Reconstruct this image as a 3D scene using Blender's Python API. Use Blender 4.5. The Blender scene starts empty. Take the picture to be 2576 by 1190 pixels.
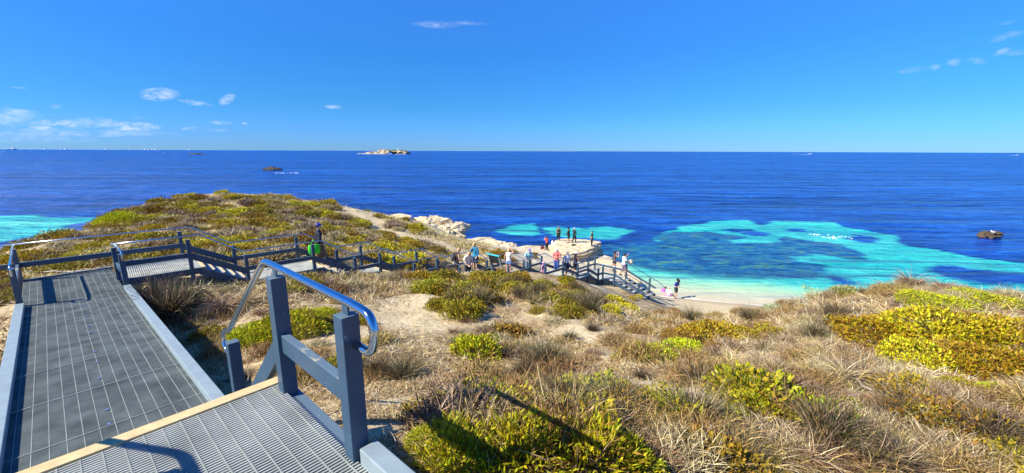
EXPO = .8; SKYT = (.42*1.2, .80*1.2, 1.15*1.2); CLOUDC = (4.6, 4.9, 5.4)
import bpy, bmesh, math, random
import numpy as np
from mathutils import Vector, Matrix, noise as mn
rnd = random.Random(7)
RG = np.random.default_rng(11)
scn = bpy.context.scene
COL = scn.collection
PI = math.pi

# ------------------------------------------------------------------ survey: turns a sighting into a place
F = 1039.0; PIT = math.atan(.2074); ROL = .0035; EZ = 12.6
cp, sp = math.cos(PIT), math.sin(PIT)
def ray(px, py):
    px = np.asarray(px, float); py = np.asarray(py, float)
    dx = (px-1288)/F; dy = (py-595)/F
    dx, dy = dx+dy*ROL, dy-dx*ROL
    return np.stack([dx, cp-dy*sp, -(sp+dy*cp)], -1)
EYE = np.array([0, 0, EZ])
def at(px, py, drop):            # point on the sight line that lies `drop` metres below the eye
    d = ray(px, py); return EYE + d*(drop/-d[2])
def atz(px, py, zc):
    return EYE + ray(px, py)*zc
def proj(P):
    q = np.asarray(P, float)-EYE
    zc = q[..., 1]*cp-q[..., 2]*sp
    zz = np.where(zc > .05, zc, .05)
    x = q[..., 0]/zz; y = -(q[..., 1]*sp+q[..., 2]*cp)/zz
    return 1288+F*(x-y*ROL), 595+F*(y+x*ROL), zc

def inpoly(x, y, poly):
    x = np.asarray(x, float); y = np.asarray(y, float)
    r = np.zeros(x.shape, bool); n = len(poly)
    for i in range(n):
        x0, y0 = poly[i]; x1, y1 = poly[(i+1) % n]
        if y0 == y1: continue
        c = ((y0 > y) != (y1 > y)) & (x < (x1-x0)*(y-y0)/(y1-y0)+x0)
        r ^= c
    return r
def segdist(x, y, pts, closed=False):
    best = np.full(np.shape(x), 1e9)
    n = len(pts)
    for i in range(n if closed else n-1):
        a = np.array(pts[i][:2], float); b = np.array(pts[(i+1) % n][:2], float)
        d = b-a; L = max(d@d, 1e-9)
        t = np.clip(((x-a[0])*d[0]+(y-a[1])*d[1])/L, 0, 1)
        best = np.minimum(best, np.hypot(x-a[0]-t*d[0], y-a[1]-t*d[1]))
    return best
def sdf(x, y, poly):             # positive inside
    d = segdist(x, y, poly, True)
    return np.where(inpoly(x, y, poly), d, -d)

# ------------------------------------------------------------------ value noise in numpy
def vnoise(x, y, seed=0):
    xi = np.floor(x).astype(np.int64); yi = np.floor(y).astype(np.int64)
    xf = x-xi; yf = y-yi
    def h(a, b):
        v = (a*374761393+b*668265263+seed*1442695041) & 0xffffffff
        v = ((v ^ (v >> 13))*1274126177) & 0xffffffff
        return ((v ^ (v >> 16)) & 0xffff)/65535.0
    u = xf*xf*(3-2*xf); v = yf*yf*(3-2*yf)
    return (h(xi, yi)*(1-u)+h(xi+1, yi)*u)*(1-v)+(h(xi, yi+1)*(1-u)+h(xi+1, yi+1)*u)*v
def fbm(x, y, o=4, seed=0):
    s = 0; a = .5
    for i in range(o):
        s = s+a*vnoise(x*2**i+17*i, y*2**i-9*i, seed+i); a *= .5
    return s-.47

# ------------------------------------------------------------------ materials
def mat(name):
    m = bpy.data.materials.new(name); m.use_nodes = True
    nt = m.node_tree; nt.nodes.clear()
    out = nt.nodes.new('ShaderNodeOutputMaterial')
    b = nt.nodes.new('ShaderNodeBsdfPrincipled')
    nt.links.new(b.outputs[0], out.inputs[0])
    return m, nt, b, out
def N(nt, t, **k):
    n = nt.nodes.new('ShaderNode'+t)
    for a, v in k.items():
        if a.startswith('i_'):
            key = a[2:]
            key = int(key) if key.isdigit() else key.replace('_', ' ')
            n.inputs[key].default_value = v
        else: setattr(n, a, v)
    return n
def ramp(nt, stops, interp='LINEAR'):
    r = nt.nodes.new('ShaderNodeValToRGB'); r.color_ramp.interpolation = interp
    e = r.color_ramp.elements
    while len(e) < len(stops): e.new(.5)
    for i, (p, c) in enumerate(stops):
        e[i].position = p; e[i].color = (*c, 1) if len(c) == 3 else c
    return r
def mixc(nt, fac, a, b, mode='MIX'):
    m = nt.nodes.new('ShaderNodeMix'); m.data_type = 'RGBA'; m.blend_type = mode
    for sock, v in ((m.inputs[0], fac), (m.inputs[6], a), (m.inputs[7], b)):
        if hasattr(v, 'is_linked') or hasattr(v, 'links'): nt.links.new(v, sock)
        elif isinstance(v, (int, float)): sock.default_value = v
        else: sock.default_value = (*v, 1)
    return m.outputs[2]
def mth(nt, op, a, b=0., c=0.):
    m = nt.nodes.new('ShaderNodeMath'); m.operation = op
    for s, v in zip(m.inputs, (a, b, c)):
        if hasattr(v, 'links'): nt.links.new(v, s)
        else: s.default_value = v
    return m.outputs[0]

def simple(name, col, rough=.6, metal=0, var=.15, scale=20, bump=0):
    m, nt, b, o = mat(name)
    tc = N(nt, 'TexCoord'); nz = N(nt, 'TexNoise', i_Scale=scale, i_Detail=5.)
    nt.links.new(tc.outputs['Object'], nz.inputs[0])
    r = ramp(nt, [(.3, tuple(c*(1-var) for c in col)), (.7, tuple(min(1, c*(1+var)) for c in col))])
    nt.links.new(nz.outputs[0], r.inputs[0]); nt.links.new(r.outputs[0], b.inputs['Base Color'])
    b.inputs['Roughness'].default_value = rough; b.inputs['Metallic'].default_value = metal
    if bump:
        bp = N(nt, 'Bump', i_Strength=bump, i_Distance=.02)
        nt.links.new(nz.outputs[0], bp.inputs['Height']); nt.links.new(bp.outputs[0], b.inputs['Normal'])
    return m
def leafmat(name, cols, trans=.25, rough=.55):
    m, nt, b, out = mat(name)
    g = N(nt, 'NewGeometry'); r = ramp(nt, [(i/(len(cols)-1), c) for i, c in enumerate(cols)])
    nt.links.new(g.outputs['Random Per Island'], r.inputs[0])
    oi = N(nt, 'ObjectInfo'); hs = N(nt, 'HueSaturation')
    nt.links.new(mth(nt, 'MULTIPLY_ADD', oi.outputs['Random'], .05, .475), hs.inputs['Hue'])
    nt.links.new(mth(nt, 'MULTIPLY_ADD', oi.outputs['Random'], .5, .75), hs.inputs['Value'])
    nt.links.new(r.outputs[0], hs.inputs['Color'])
    nt.links.new(hs.outputs[0], b.inputs['Base Color']); b.inputs['Roughness'].default_value = rough
    b.inputs['Specular IOR Level'].default_value = .25
    t = N(nt, 'BsdfTranslucent'); nt.links.new(hs.outputs[0], t.inputs[0])
    mx = N(nt, 'MixShader'); mx.inputs[0].default_value = trans
    nt.links.new(b.outputs[0], mx.inputs[1]); nt.links.new(t.outputs[0], mx.inputs[2])
    nt.links.new(mx.outputs[0], out.inputs[0])
    return m
M = {}
M['leaf_bright'] = leafmat('bright_leaf', [(.50,.50,.010),(.26,.36,.010),(.74,.66,.014),(.36,.22,.02),(.06,.09,.008)], .24)
M['leaf_yellow'] = leafmat('yellow_leaf', [(.56,.45,.010),(.30,.30,.010),(.68,.52,.02),(.40,.20,.02),(.08,.10,.008)], .14)
M['leaf_olive'] = leafmat('olive_leaf', [(.24,.18,.012),(.44,.31,.014),(.07,.07,.010),(.46,.26,.022),(.07,.055,.015)], .1)
M['leaf_mid'] = leafmat('mid_leaf', [(.20,.22,.012),(.44,.38,.014),(.05,.07,.010),(.44,.28,.02),(.22,.25,.014)], .12)
M['leaf_grey'] = leafmat('grey_green_leaf', [(.36,.40,.24),(.26,.32,.16),(.44,.46,.30),(.22,.24,.10)], .15)
M['twig_grey'] = leafmat('grey_twig', [(.56,.43,.25),(.20,.14,.08),(.76,.62,.40),(.05,.035,.02),(.48,.31,.14)], .0, .8)
M['twig_brown'] = leafmat('brown_twig', [(.44,.24,.09),(.15,.08,.03),(.66,.45,.20),(.06,.035,.02),(.40,.31,.06)], .0, .8)
M['sedge'] = leafmat('sedge_blade', [(.05,.055,.012),(.025,.018,.015),(.12,.08,.05),(.09,.11,.012),(.30,.23,.15),(.02,.022,.008)], .1, .5)
M['sedge_brown'] = leafmat('dry_sedge_blade', [(.17,.10,.06),(.09,.055,.04),(.40,.28,.18),(.26,.15,.07),(.62,.48,.34)], .1, .6)
M['straw'] = leafmat('straw', [(.80,.60,.28),(.48,.30,.11),(.90,.76,.46),(.18,.10,.04),(.64,.40,.14)], .15, .7)
M['strap'] = leafmat('strap_blade', [(.55,.47,.38),(.22,.17,.15),(.70,.60,.48),(.09,.07,.06),(.36,.27,.18),(.20,.22,.05)], .1, .6)
M['wood_dead'] = leafmat('bleached_wood', [(.55,.46,.36),(.42,.34,.27),(.62,.54,.44)], 0, .8)

def paintmat():
    m, nt, b, o = mat('blue_grey_paint')
    tc = N(nt, 'TexCoord'); nz = N(nt, 'TexNoise', i_Scale=3., i_Detail=8.); n2 = N(nt, 'TexNoise', i_Scale=38., i_Detail=6.)
    for q in (nz, n2): nt.links.new(tc.outputs['Object'], q.inputs[0])
    r = ramp(nt, [(.3, (.022,.058,.105)), (.7, (.038,.082,.140))]); nt.links.new(nz.outputs[0], r.inputs[0])
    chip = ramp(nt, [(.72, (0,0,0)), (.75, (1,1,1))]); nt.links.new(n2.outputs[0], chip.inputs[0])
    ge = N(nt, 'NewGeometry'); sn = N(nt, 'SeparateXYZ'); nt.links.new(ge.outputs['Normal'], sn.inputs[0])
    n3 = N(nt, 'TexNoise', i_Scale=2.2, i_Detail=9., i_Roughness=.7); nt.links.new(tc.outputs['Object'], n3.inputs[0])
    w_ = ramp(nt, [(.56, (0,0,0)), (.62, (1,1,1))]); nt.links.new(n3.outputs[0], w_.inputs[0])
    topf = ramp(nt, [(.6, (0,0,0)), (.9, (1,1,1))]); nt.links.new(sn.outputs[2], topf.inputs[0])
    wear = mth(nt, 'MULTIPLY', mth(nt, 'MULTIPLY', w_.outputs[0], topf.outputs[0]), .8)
    pale_top = mixc(nt, mth(nt, 'MULTIPLY', topf.outputs[0], .45), r.outputs[0], (.20,.26,.30))  # upward faces mixed towards a paler blue-grey
    nt.links.new(mixc(nt, chip.outputs[0], mixc(nt, wear, pale_top, (.48,.40,.24)), (.50,.50,.42)), b.inputs['Base Color'])
    b.inputs['Roughness'].default_value = .42
    bp = N(nt, 'Bump', i_Strength=.08, i_Distance=.01); nt.links.new(n2.outputs[0], bp.inputs['Height']); nt.links.new(bp.outputs[0], b.inputs['Normal'])
    return m
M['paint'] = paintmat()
M['kerb'] = simple('kerb_grey_paint', (.25,.31,.34), .5, 0, .10, 6)
M['steel'] = simple('stainless_steel', (.46,.53,.62), .13, 1, .05, 30)
M['grate'] = simple('fibreglass_grating', (.44,.45,.42), .7, 0, .25, 2.5)
M['grate_ramp'] = simple('worn_ramp_grating', (.125,.145,.14), .75, 0, .4, 3)
M['rod'] = simple('pale_cross_rod', (.27,.29,.27), .7, 0, .2, 4)
M['nosing'] = simple('tan_nosing', (.62,.46,.24), .7, 0, .14, 14)
M['clip'] = simple('blue_plastic_clip', (.14,.20,.45), .5)
M['tread'] = simple('grey_tread', (.34,.35,.36), .75, 0, .2, 6)

# ------------------------------------------------------------------ mesh helpers
def link(name, me, mats=(), parent=None, label=None, cat=None, group=None, kind=None, smooth=False, loc=None, world=False):
    for m in mats: me.materials.append(M[m] if isinstance(m, str) else m)
    o = bpy.data.objects.new(name, me); COL.objects.link(o)
    if parent is not None: o.parent = parent
    if loc is not None: o.location = loc
    tag(o, label, cat, group, kind)
    if smooth:
        me.polygons.foreach_set('use_smooth', np.ones(len(me.polygons), bool))
    return o
def tag(o, label=None, cat=None, group=None, kind=None):
    for k, v in (('label', label), ('category', cat), ('group', group), ('kind', kind)):
        if v: o[k] = v
    return o
def empty(name, loc, label, cat, group=None, rz=0):
    o = bpy.data.objects.new(name, None); COL.objects.link(o); o.location = loc; o.rotation_euler.z = rz
    o.empty_display_size = .1
    return tag(o, label, cat, group)
def npmesh(name, V, Q, mi=None):
    V = np.asarray(V, np.float32); Q = np.asarray(Q, np.int32); k = Q.shape[1]
    me = bpy.data.meshes.new(name)
    me.vertices.add(len(V)); me.vertices.foreach_set('co', V.ravel())
    me.loops.add(Q.size); me.loops.foreach_set('vertex_index', Q.ravel())
    me.polygons.add(len(Q)); me.polygons.foreach_set('loop_start', np.arange(len(Q), dtype=np.int32)*k)
    me.polygons.foreach_set('loop_total', np.full(len(Q), k, np.int32))
    if mi is not None: me.polygons.foreach_set('material_index', np.asarray(mi, np.int32))
    me.update(calc_edges=True); me.validate()
    return me
class MB:
    def __init__(s): s.v = []; s.f = []; s.mi = []
    def add(s, vs, fs, mi=0):
        b = len(s.v); s.v += [tuple(map(float, v)) for v in vs]
        for f in fs: s.f.append(tuple(b+i for i in f)); s.mi.append(mi)
    def bar(s, p, q, w, h, up=(0,0,1), mi=0, side=None):      # rectangular bar from p to q, w wide, h high, centred
        p = Vector(p); q = Vector(q); d = (q-p).normalized()
        if side is None:
            sd = d.cross(Vector(up))
            if sd.length < 1e-4: sd = Vector((1,0,0))
        else: sd = Vector(side)
        sd = sd.normalized(); u = sd.cross(d).normalized()
        a = sd*w/2; b = u*h/2
        s.add([p-a-b, p+a-b, p+a+b, p-a+b, q-a-b, q+a-b, q+a+b, q-a+b],
              [(0,1,2,3),(7,6,5,4),(0,4,5,1),(1,5,6,2),(2,6,7,3),(3,7,4,0)], mi)
    def tube(s, pts, r, n=10, caps=True, mi=0):
        pts = [Vector(p) for p in pts]; rs = r if isinstance(r, (list, tuple)) else [r]*len(pts)
        b = len(s.v); prev = None
        for i, p in enumerate(pts):
            d = (pts[min(i+1, len(pts)-1)]-pts[max(i-1, 0)]).normalized()
            if prev is None:
                a = d.cross(Vector((0,0,1)));
                if a.length < 1e-3: a = Vector((1,0,0))
            else: a = prev-d*prev.dot(d)
            a.normalize(); prev = a; c = d.cross(a)
            for k in range(n):
                t = 2*PI*k/n; s.v.append(tuple(p+(a*math.cos(t)+c*math.sin(t))*rs[i]))
        for i in range(len(pts)-1):
            for k in range(n):
                s.f.append((b+i*n+k, b+i*n+(k+1) % n, b+(i+1)*n+(k+1) % n, b+(i+1)*n+k)); s.mi.append(mi)
        if caps:
            s.f.append(tuple(b+k for k in range(n))[::-1]); s.mi.append(mi)
            s.f.append(tuple(b+(len(pts)-1)*n+k for k in range(n))); s.mi.append(mi)
    def ell(s, c, r, n=12, m=8, mi=0, R=None):
        c = Vector(c); b = len(s.v)
        for i in range(m+1):
            ph = PI*i/m
            for k in range(n):
                t = 2*PI*k/n; v = Vector((r[0]*math.sin(ph)*math.cos(t), r[1]*math.sin(ph)*math.sin(t), r[2]*math.cos(ph)))
                if R: v = R @ v
                s.v.append(tuple(c+v))
        for i in range(m):
            for k in range(n):
                s.f.append((b+i*n+k, b+(i+1)*n+k, b+(i+1)*n+(k+1) % n, b+i*n+(k+1) % n)); s.mi.append(mi)
    def mesh(s, name='m'):
        me = bpy.data.meshes.new(name); me.from_pydata(s.v, [], s.f); me.update()
        me.polygons.foreach_set('material_index', np.array(s.mi, np.int32)); return me
    def build(s, name, mats, parent=None, smooth=False, bevel=0, **k):
        me = s.mesh(name)
        o = link(name, me, mats if isinstance(mats, (list, tuple)) else [mats], parent, smooth=smooth, **k)
        if bevel:
            md = o.modifiers.new('bevel', 'BEVEL'); md.width = bevel; md.segments = 2; md.limit_method = 'ANGLE'
        return o
def fillet(pts, r, n=5):
    pts = [Vector(p) for p in pts]; out = [pts[0]]
    for i in range(1, len(pts)-1):
        p = pts[i]; a = (pts[i-1]-p); b = (pts[i+1]-p)
        ra = min(r, a.length*.45, b.length*.45)
        a = p+a.normalized()*ra; b = p+b.normalized()*ra
        for k in range(n+1):
            t = k/n; out.append(a*(1-t)**2+p*2*t*(1-t)+b*t*t)
    out.append(pts[-1]); return out

# ------------------------------------------------------------------ boardwalk plan
u = np.array([-.749, .663, 0.]); nL = np.array([-.663, -.749, 0.]); W = 1.8
p3 = np.array([-.98, 2.26, 0.])
ZA = 10.70; ZB0 = 9.34; ZC = 8.85
def R1(t, off, z): return np.array([*(p3+u*t+nL*off)[:2], z])     # along the first line: t metres, off metres to the left edge
AZ = math.radians(45.5)
w2 = np.array([math.sin(AZ), math.cos(AZ), 0.]); m2 = np.array([-math.cos(AZ), math.sin(AZ), 0.])
K0 = np.array([-11.54, 11.59, 0.])
def R2(L, off, z): return np.array([*(K0+w2*L+m2*off)[:2], z])
RH = 1.08
# landings: L start, L end, deck height
LAND = [(0, 2.05, ZC), (3.16, 5.77, 8.10), (6.96, 8.47, 7.32), (9.73, 11.39, 6.53), (12.33, 14.89, 5.84),
        (15.78, 17.92, 5.22), (19.0, 21.17, 4.58), (22.4, 24.03, 3.96), (24.95, 27.4, 3.28)]
def deckz(L):
    for i, (a, b, z) in enumerate(LAND):
        if L <= b:
            if L >= a or i == 0: return z
            a0, b0, z0 = LAND[i-1]
            t = (L-b0)/(a-b0); return z0+(z-z0)*t
    return LAND[-1][2]
def rampz(t): return ZB0+(ZC-ZB0)*min(max((t-3.0)/9.9, 0), 1)

# ------------------------------------------------------------------ terrain
CP = []
def g(px, py, drop): CP.append(at(px, py, drop))
for q in [(950,1150,2.5),(1300,1180,2.5),(1800,1180,2.65),(2400,1180,3.0),(1100,1000,3.0),(1400,1000,3.1),(2000,1000,3.15),(2500,1000,3.1),
          (1300,900,4.0),(1650,900,3.95),(2000,900,3.8),(2500,900,3.4),(1100,820,4.8),(1500,820,4.9),(2000,820,4.5),(2500,820,3.7),
          (900,760,4.7),(1200,760,5.1),(1500,765,6.0),(1700,825,5.2),(1900,825,4.8),(2250,770,4.5),(2500,785,4.1),
          (1700,808,6.3),(1800,806,6.2),(1900,804,6.0),(2000,768,5.6),(2150,740,5.2),(2300,722,4.8),(2450,734,4.7),(2570,762,4.4),
          (1100,700,5.6),(1250,694,5.75),(1400,700,6.3),(1500,716,7.2),(1560,752,8.3),(1600,785,8.0),(1640,800,7.2),
          (850,705,4.75),(980,697,5.15),(700,745,4.3),(500,770,4.25),(450,880,4.25),(560,980,4.1),(720,860,4.2),(820,900,3.9),(1000,950,3.5),
          (15,800,4.2),(15,950,4.1),(150,690,4.45),(300,640,4.7),(100,630,5.1),(0,632,5.7),(60,622,5.7),(180,592,5.8),(272,550,6.0),(340,536,6.15),(400,523,6.2),(480,506,6.1),(540,508,6.1),(600,507,6.1),(650,507,6.0),(760,516,6.35),(830,520,6.4),
          (900,530,6.7),(960,542,7.2),(1030,556,7.8),(1080,560,8.0),(1150,600,9.6),(1240,618,10.4),(1340,626,10.7),(600,600,5.0),(600,550,5.2),(400,560,5.2),(350,600,4.9),(900,600,6.0),(900,560,6.2),
          (1050,620,7.0),(1100,650,7.0),(1200,640,8.2),(1300,650,8.9),(1300,628,9.8),(1380,690,8.4),(1000,580,6.9),(750,640,4.9),
          (1450,690,9.5),(1520,700,9.9),(1400,650,10.4),(1480,640,11.0),(1540,680,11.2),(1590,700,11.7)]: g(*q)
for a in [(0,0,10.0),(2,-4,10.4),(-4,-4,10.2),(8,-3,10.2),(16,2,9.8),(25,5,9.2),(-8,2,8.6),(-16,4,8.0),(-24,10,7.0),(-20,6,7.5),
          (-34,20,3.5),(-42,26,-1),(-42,34,-1),(-45,40,-.5),(-48,47,-1),(-47,56,-2),(-40,60,-2.5),(-33,61,-2.5),(-27,60,-2.5),(-20,60,-3),(-14,58,-2.5),(-8,62,-3),(0,56,-2.5),(5,52,-2),(12,50,-2),(20,50,-2.2),(30,46,-2.0),(45,40,-2.2),(60,30,-2.5),
          (10.2,27.4,2.1),(9.6,28.6,2.15),(11.5,29.5,1.25),(12.5,32,.75),(12,36.5,-.05),(15,34.3,.0),(18,33.3,.0),(22,32.2,.0),(28,31,.0),(36,28,.0),(45,22,0),
          (14,30,.8),(18,29.5,.75),(22,28.5,.8),(28,26,.9),(18,24.5,2.0),(24,22,2.6),(30,17,4.5),(13,25,2.0),(11,24,2.6),(14.5,27,1.2),(36,12,5.5),(40,0,7),
          (15,40,-.7),(20,39,-.8),(28,37,-.9),(14.5,37.6,-.35),(19,35.8,-.3),(24,35,-.3),(10.5,40.5,-.7)]: CP.append(np.array(a, float))
CP = np.array(CP)
def rbfA(x, y):
    return np.sqrt((x[:, None]-CP[None, :, 0])**2+(y[:, None]-CP[None, :, 1])**2+1.0)
_A = np.zeros((len(CP)+3,)*2); n_ = len(CP)
_A[:n_, :n_] = rbfA(CP[:, 0], CP[:, 1])-np.eye(n_)*.12
_A[:n_, n_] = 1; _A[:n_, n_+1] = CP[:, 0]; _A[:n_, n_+2] = CP[:, 1]; _A[n_:, :n_] = _A[:n_, n_:].T
_c = np.linalg.solve(_A, np.r_[CP[:, 2], 0, 0, 0])
def Hsmooth(x, y):
    sh = np.shape(x); x = np.ravel(x).astype(float); y = np.ravel(y).astype(float); out = np.empty(len(x))
    for i in range(0, len(x), 20000):
        a, b = x[i:i+20000], y[i:i+20000]
        out[i:i+20000] = rbfA(a, b) @ _c[:n_]+_c[n_]+_c[n_+1]*a+_c[n_+2]*b
    return out.reshape(sh)
XS = np.concatenate([np.arange(-54, -18, .4), np.arange(-18, 22, .2), np.arange(22, 62, .4)])
YS = np.concatenate([np.arange(-8, 18, .2), np.arange(18, 64, .3)])
GX, GY = np.meshgrid(XS, YS)
GZ = Hsmooth(GX, GY)
land = np.clip((GZ-1.2)/1.5, 0, 1)
GZ = GZ+land*(fbm(GX*.35, GY*.35, 4, 3)*.55+fbm(GX*1.6, GY*1.6, 3, 5)*.16)
GZ = GZ+np.clip((GZ-.3)/1, 0, 1)*fbm(GX*3, GY*3, 2, 9)*.05
# the ground stays clear of the decks
dl1 = (GX-p3[0])*u[0]+(GY-p3[1])*u[1]; do1 = (GX-p3[0])*nL[0]+(GY-p3[1])*nL[1]
zr = np.where(dl1 < 1.35, ZA, np.where(dl1 < 3, ZA-(dl1-1.35)/1.65*(ZA-ZB0), ZB0+(ZC-ZB0)*np.clip((dl1-3)/9.9, 0, 1)))
def corridor(GZ, dist, lim, soft=.5):
    f = np.clip(dist/soft, 0, 1); cap = lim+f*1.2
    return np.where(dist < soft, np.minimum(GZ, cap), GZ)
dist = np.maximum(np.maximum(-do1, do1-W), np.maximum(-4-dl1, dl1-16.2))
GZ = corridor(GZ, np.clip(dist, 0, 9), zr-.42)
dl2 = (GX-K0[0])*w2[0]+(GY-K0[1])*w2[1]; do2 = (GX-K0[0])*m2[0]+(GY-K0[1])*m2[1]
zd = np.vectorize(deckz)(np.clip(dl2, 0, 27.4))
dist = np.maximum(np.maximum(-do2, do2-W), np.maximum(-.5-dl2, dl2-27.6))
GZ = corridor(GZ, np.clip(dist, 0, 9), zd-.45)
def Hq(x, y):
    x = np.asarray(x, float); y = np.asarray(y, float)
    i = np.clip(np.searchsorted(XS, x)-1, 0, len(XS)-2); j = np.clip(np.searchsorted(YS, y)-1, 0, len(YS)-2)
    a = np.clip((x-XS[i])/(XS[i+1]-XS[i]), 0, 1); b = np.clip((y-YS[j])/(YS[j+1]-YS[j]), 0, 1)
    return (GZ[j, i]*(1-a)+GZ[j, i+1]*a)*(1-b)+(GZ[j+1, i]*(1-a)+GZ[j+1, i+1]*a)*b
TT = np.concatenate([np.arange(1.5, 20, .08), np.arange(20, 70, .25)])
def hit(px, py):                 # where a sight line meets the ground
    d = ray(np.atleast_1d(px), np.atleast_1d(py))
    P = EYE+d[:, None, :]*TT[None, :, None]
    below = P[..., 2] < Hq(P[..., 0], P[..., 1])
    k = np.argmax(below, 1); ok = below.any(1)
    Q = P[np.arange(len(k)), k]; Q[:, 2] = Hq(Q[:, 0], Q[:, 1])
    return Q, ok, TT[k]
def hit1(px, py):
    Q, ok, t = hit([px], [py]); return Q[0]

nx, ny = len(XS), len(YS)
V = np.stack([GX, GY, GZ], -1).reshape(-1, 3)
ii = (np.arange(ny-1)[:, None]*nx+np.arange(nx-1)[None, :]).ravel()
Q = np.stack([ii, ii+1, ii+nx+1, ii+nx], 1)
keep = V[Q].max(1)[:, 2] > -3.2
me = npmesh('ground', V, Q[keep])
# masks: R clean sand, G bare pale rock, B brown litter
gpx, gpy, gzc = proj(V)
R_ = np.zeros(len(V)); G_ = np.zeros(len(V))
def blobs(lst, arr):
    for px, py, r in lst:
        q = hit1(px, py); d = np.hypot(V[:, 0]-q[0], V[:, 1]-q[1])/r
        arr[:] = np.maximum(arr, np.clip(1.5-d*1.1+fbm(V[:, 0]*2, V[:, 1]*2, 3, 31)*1.2, 0, 1))
blobs([(1060,770,1.6),(1050,805,1.2),(1085,745,1.1),(1500,850,.7),(1450,835,.7),(1530,900,.6),(1640,985,.5),(1250,985,.4),(2120,1150,.3),(1830,985,.45),(950,1090,.35),(10,860,.8),(1350,790,.4),(1420,805,.4),
       (1000,1010,.25),(300,595,1.2),(1790,825,.4),(1540,1010,.3),(1400,645,3.2),(1340,645,2.5),(1470,668,2.5),(1290,640,2.),(1440,690,2.),(1380,668,2.)], R_)
PATH = [at(860,512,6.6), at(900,540,6.4), at(950,570,6.5), at(1010,590,6.8), at(1080,605,7.4), at(1130,630,7.8), at(1200,655,8.4)]
pd = segdist(V[:, 0], V[:, 1], PATH)
R_ = np.maximum(R_, np.clip(1.6-pd/1.5+fbm(V[:, 0], V[:, 1], 3, 33), 0, 1))
beach = np.clip((2.0-V[:, 2])/1.0, 0, 1)*(V[:, 0] > 7)
R_ = np.maximum(R_, beach)
ROCKLINE = [at(860,512,6.6), at(1000,545,7.4), at(1090,565,8.6), at(1150,600,9.8), at(1250,618,10.4), at(1350,625,10.6), at(1450,650,10.8), at(1520,680,11.2)]
rd = segdist(V[:, 0], V[:, 1], ROCKLINE)
G_ = np.clip(1.7-rd/4.2+fbm(V[:, 0]*.6, V[:, 1]*.6, 3, 41)*1.2, 0, 1)
q = at(1430, 660, 9.8); G_ = np.maximum(G_, np.clip(2.0-np.hypot(V[:, 0]-q[0], V[:, 1]-q[1])/3.6, 0, 1))
q = hit1(1510, 725); G_ = np.maximum(G_, np.clip(1.5-np.hypot(V[:, 0]-q[0], V[:, 1]-q[1])/1.6, 0, 1)*.7)
G_ = np.maximum(G_, np.clip((1.5-V[:, 2])/.8, 0, 1)*(V[:, 0] <= 7))
ca = me.color_attributes.new('mask', 'FLOAT_COLOR', 'POINT')
ca.data.foreach_set('color', np.stack([R_, G_, np.zeros(len(V)), np.ones(len(V))], 1).astype(np.float32).ravel())
def groundmat():
    m, nt, b, o = mat('dune_ground')
    tc = N(nt, 'TexCoord'); g_ = N(nt, 'NewGeometry')
    def nz(s, d=6., r=.6):
        n = N(nt, 'TexNoise', i_Scale=s, i_Detail=d, i_Roughness=r); nt.links.new(tc.outputs['Object'], n.inputs[0]); return n.outputs[0]
    n1, n2, n3 = nz(.9), nz(9.), nz(45.)
    sand = ramp(nt, [(.3, (.46,.34,.19)), (.5, (.62,.49,.30)), (.7, (.74,.61,.39))]); nt.links.new(n2, sand.inputs[0])
    lit = ramp(nt, [(.36, (.05,.03,.015)), (.45, (.24,.145,.065)), (.54, (.42,.28,.13)), (.64, (.58,.44,.25))]); nt.links.new(n3, lit.inputs[0])
    rock = ramp(nt, [(.3, (.30,.23,.14)), (.42, (.58,.48,.32)), (.62, (.72,.62,.44))])
    wv = N(nt, 'TexNoise', i_Scale=3.5, i_Detail=9., i_Roughness=.7)
    mp = N(nt, 'Mapping'); mp.inputs['Scale'].default_value = (1, 1, 6); nt.links.new(tc.outputs['Object'], mp.inputs[0]); nt.links.new(mp.outputs[0], wv.inputs[0]); nt.links.new(wv.outputs[0], rock.inputs[0])
    at_ = N(nt, 'VertexColor', layer_name='mask'); sep = N(nt, 'SeparateColor'); nt.links.new(at_.outputs[0], sep.inputs[0])
    f = ramp(nt, [(.48, (1,1,1)), (.66, (0,0,0))])
    nt.links.new(mth(nt, 'ADD', mth(nt, 'MULTIPLY', n1, .7), mth(nt, 'MULTIPLY', n2, .35)), f.inputs[0])
    base = mixc(nt, f.outputs[0], sand.outputs[0], lit.outputs[0])
    base = mixc(nt, sep.outputs[0], base, sand.outputs[0])
    rf = mth(nt, 'SMOOTHSTEP', .35, .65, mth(nt, 'ADD', sep.outputs[1], mth(nt, 'MULTIPLY', mth(nt, 'SUBTRACT', n2, .5), .8))) if False else None
    rr = ramp(nt, [(.38, (0,0,0)), (.6, (1,1,1))]); nt.links.new(mth(nt, 'ADD', sep.outputs[1], mth(nt, 'MULTIPLY', mth(nt, 'SUBTRACT', n2, .5), .9)), rr.inputs[0])
    base = mixc(nt, rr.outputs[0], base, rock.outputs[0])
    sx = N(nt, 'SeparateXYZ'); nt.links.new(g_.outputs['Position'], sx.inputs[0])
    wet = ramp(nt, [(.10, (1,1,1)), (.32, (0,0,0))]); nt.links.new(mth(nt, 'ADD', sx.outputs[2], mth(nt, 'MULTIPLY', n1, .1)), wet.inputs[0])
    base = mixc(nt, mth(nt, 'MULTIPLY', wet.outputs[0], .6), base, (.34,.26,.18))
    nt.links.new(base, b.inputs['Base Color']); b.inputs['Roughness'].default_value = .9; b.inputs['Specular IOR Level'].default_value = .2
    bp = N(nt, 'Bump', i_Strength=.6, i_Distance=.05)
    nt.links.new(mth(nt, 'ADD', mth(nt, 'ADD', n2, mth(nt, 'MULTIPLY', n3, .4)), mth(nt, 'MULTIPLY', wv.outputs[0], 1.)), bp.inputs['Height']); nt.links.new(bp.outputs[0], b.inputs['Normal'])
    return m
M['ground'] = groundmat()
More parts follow.
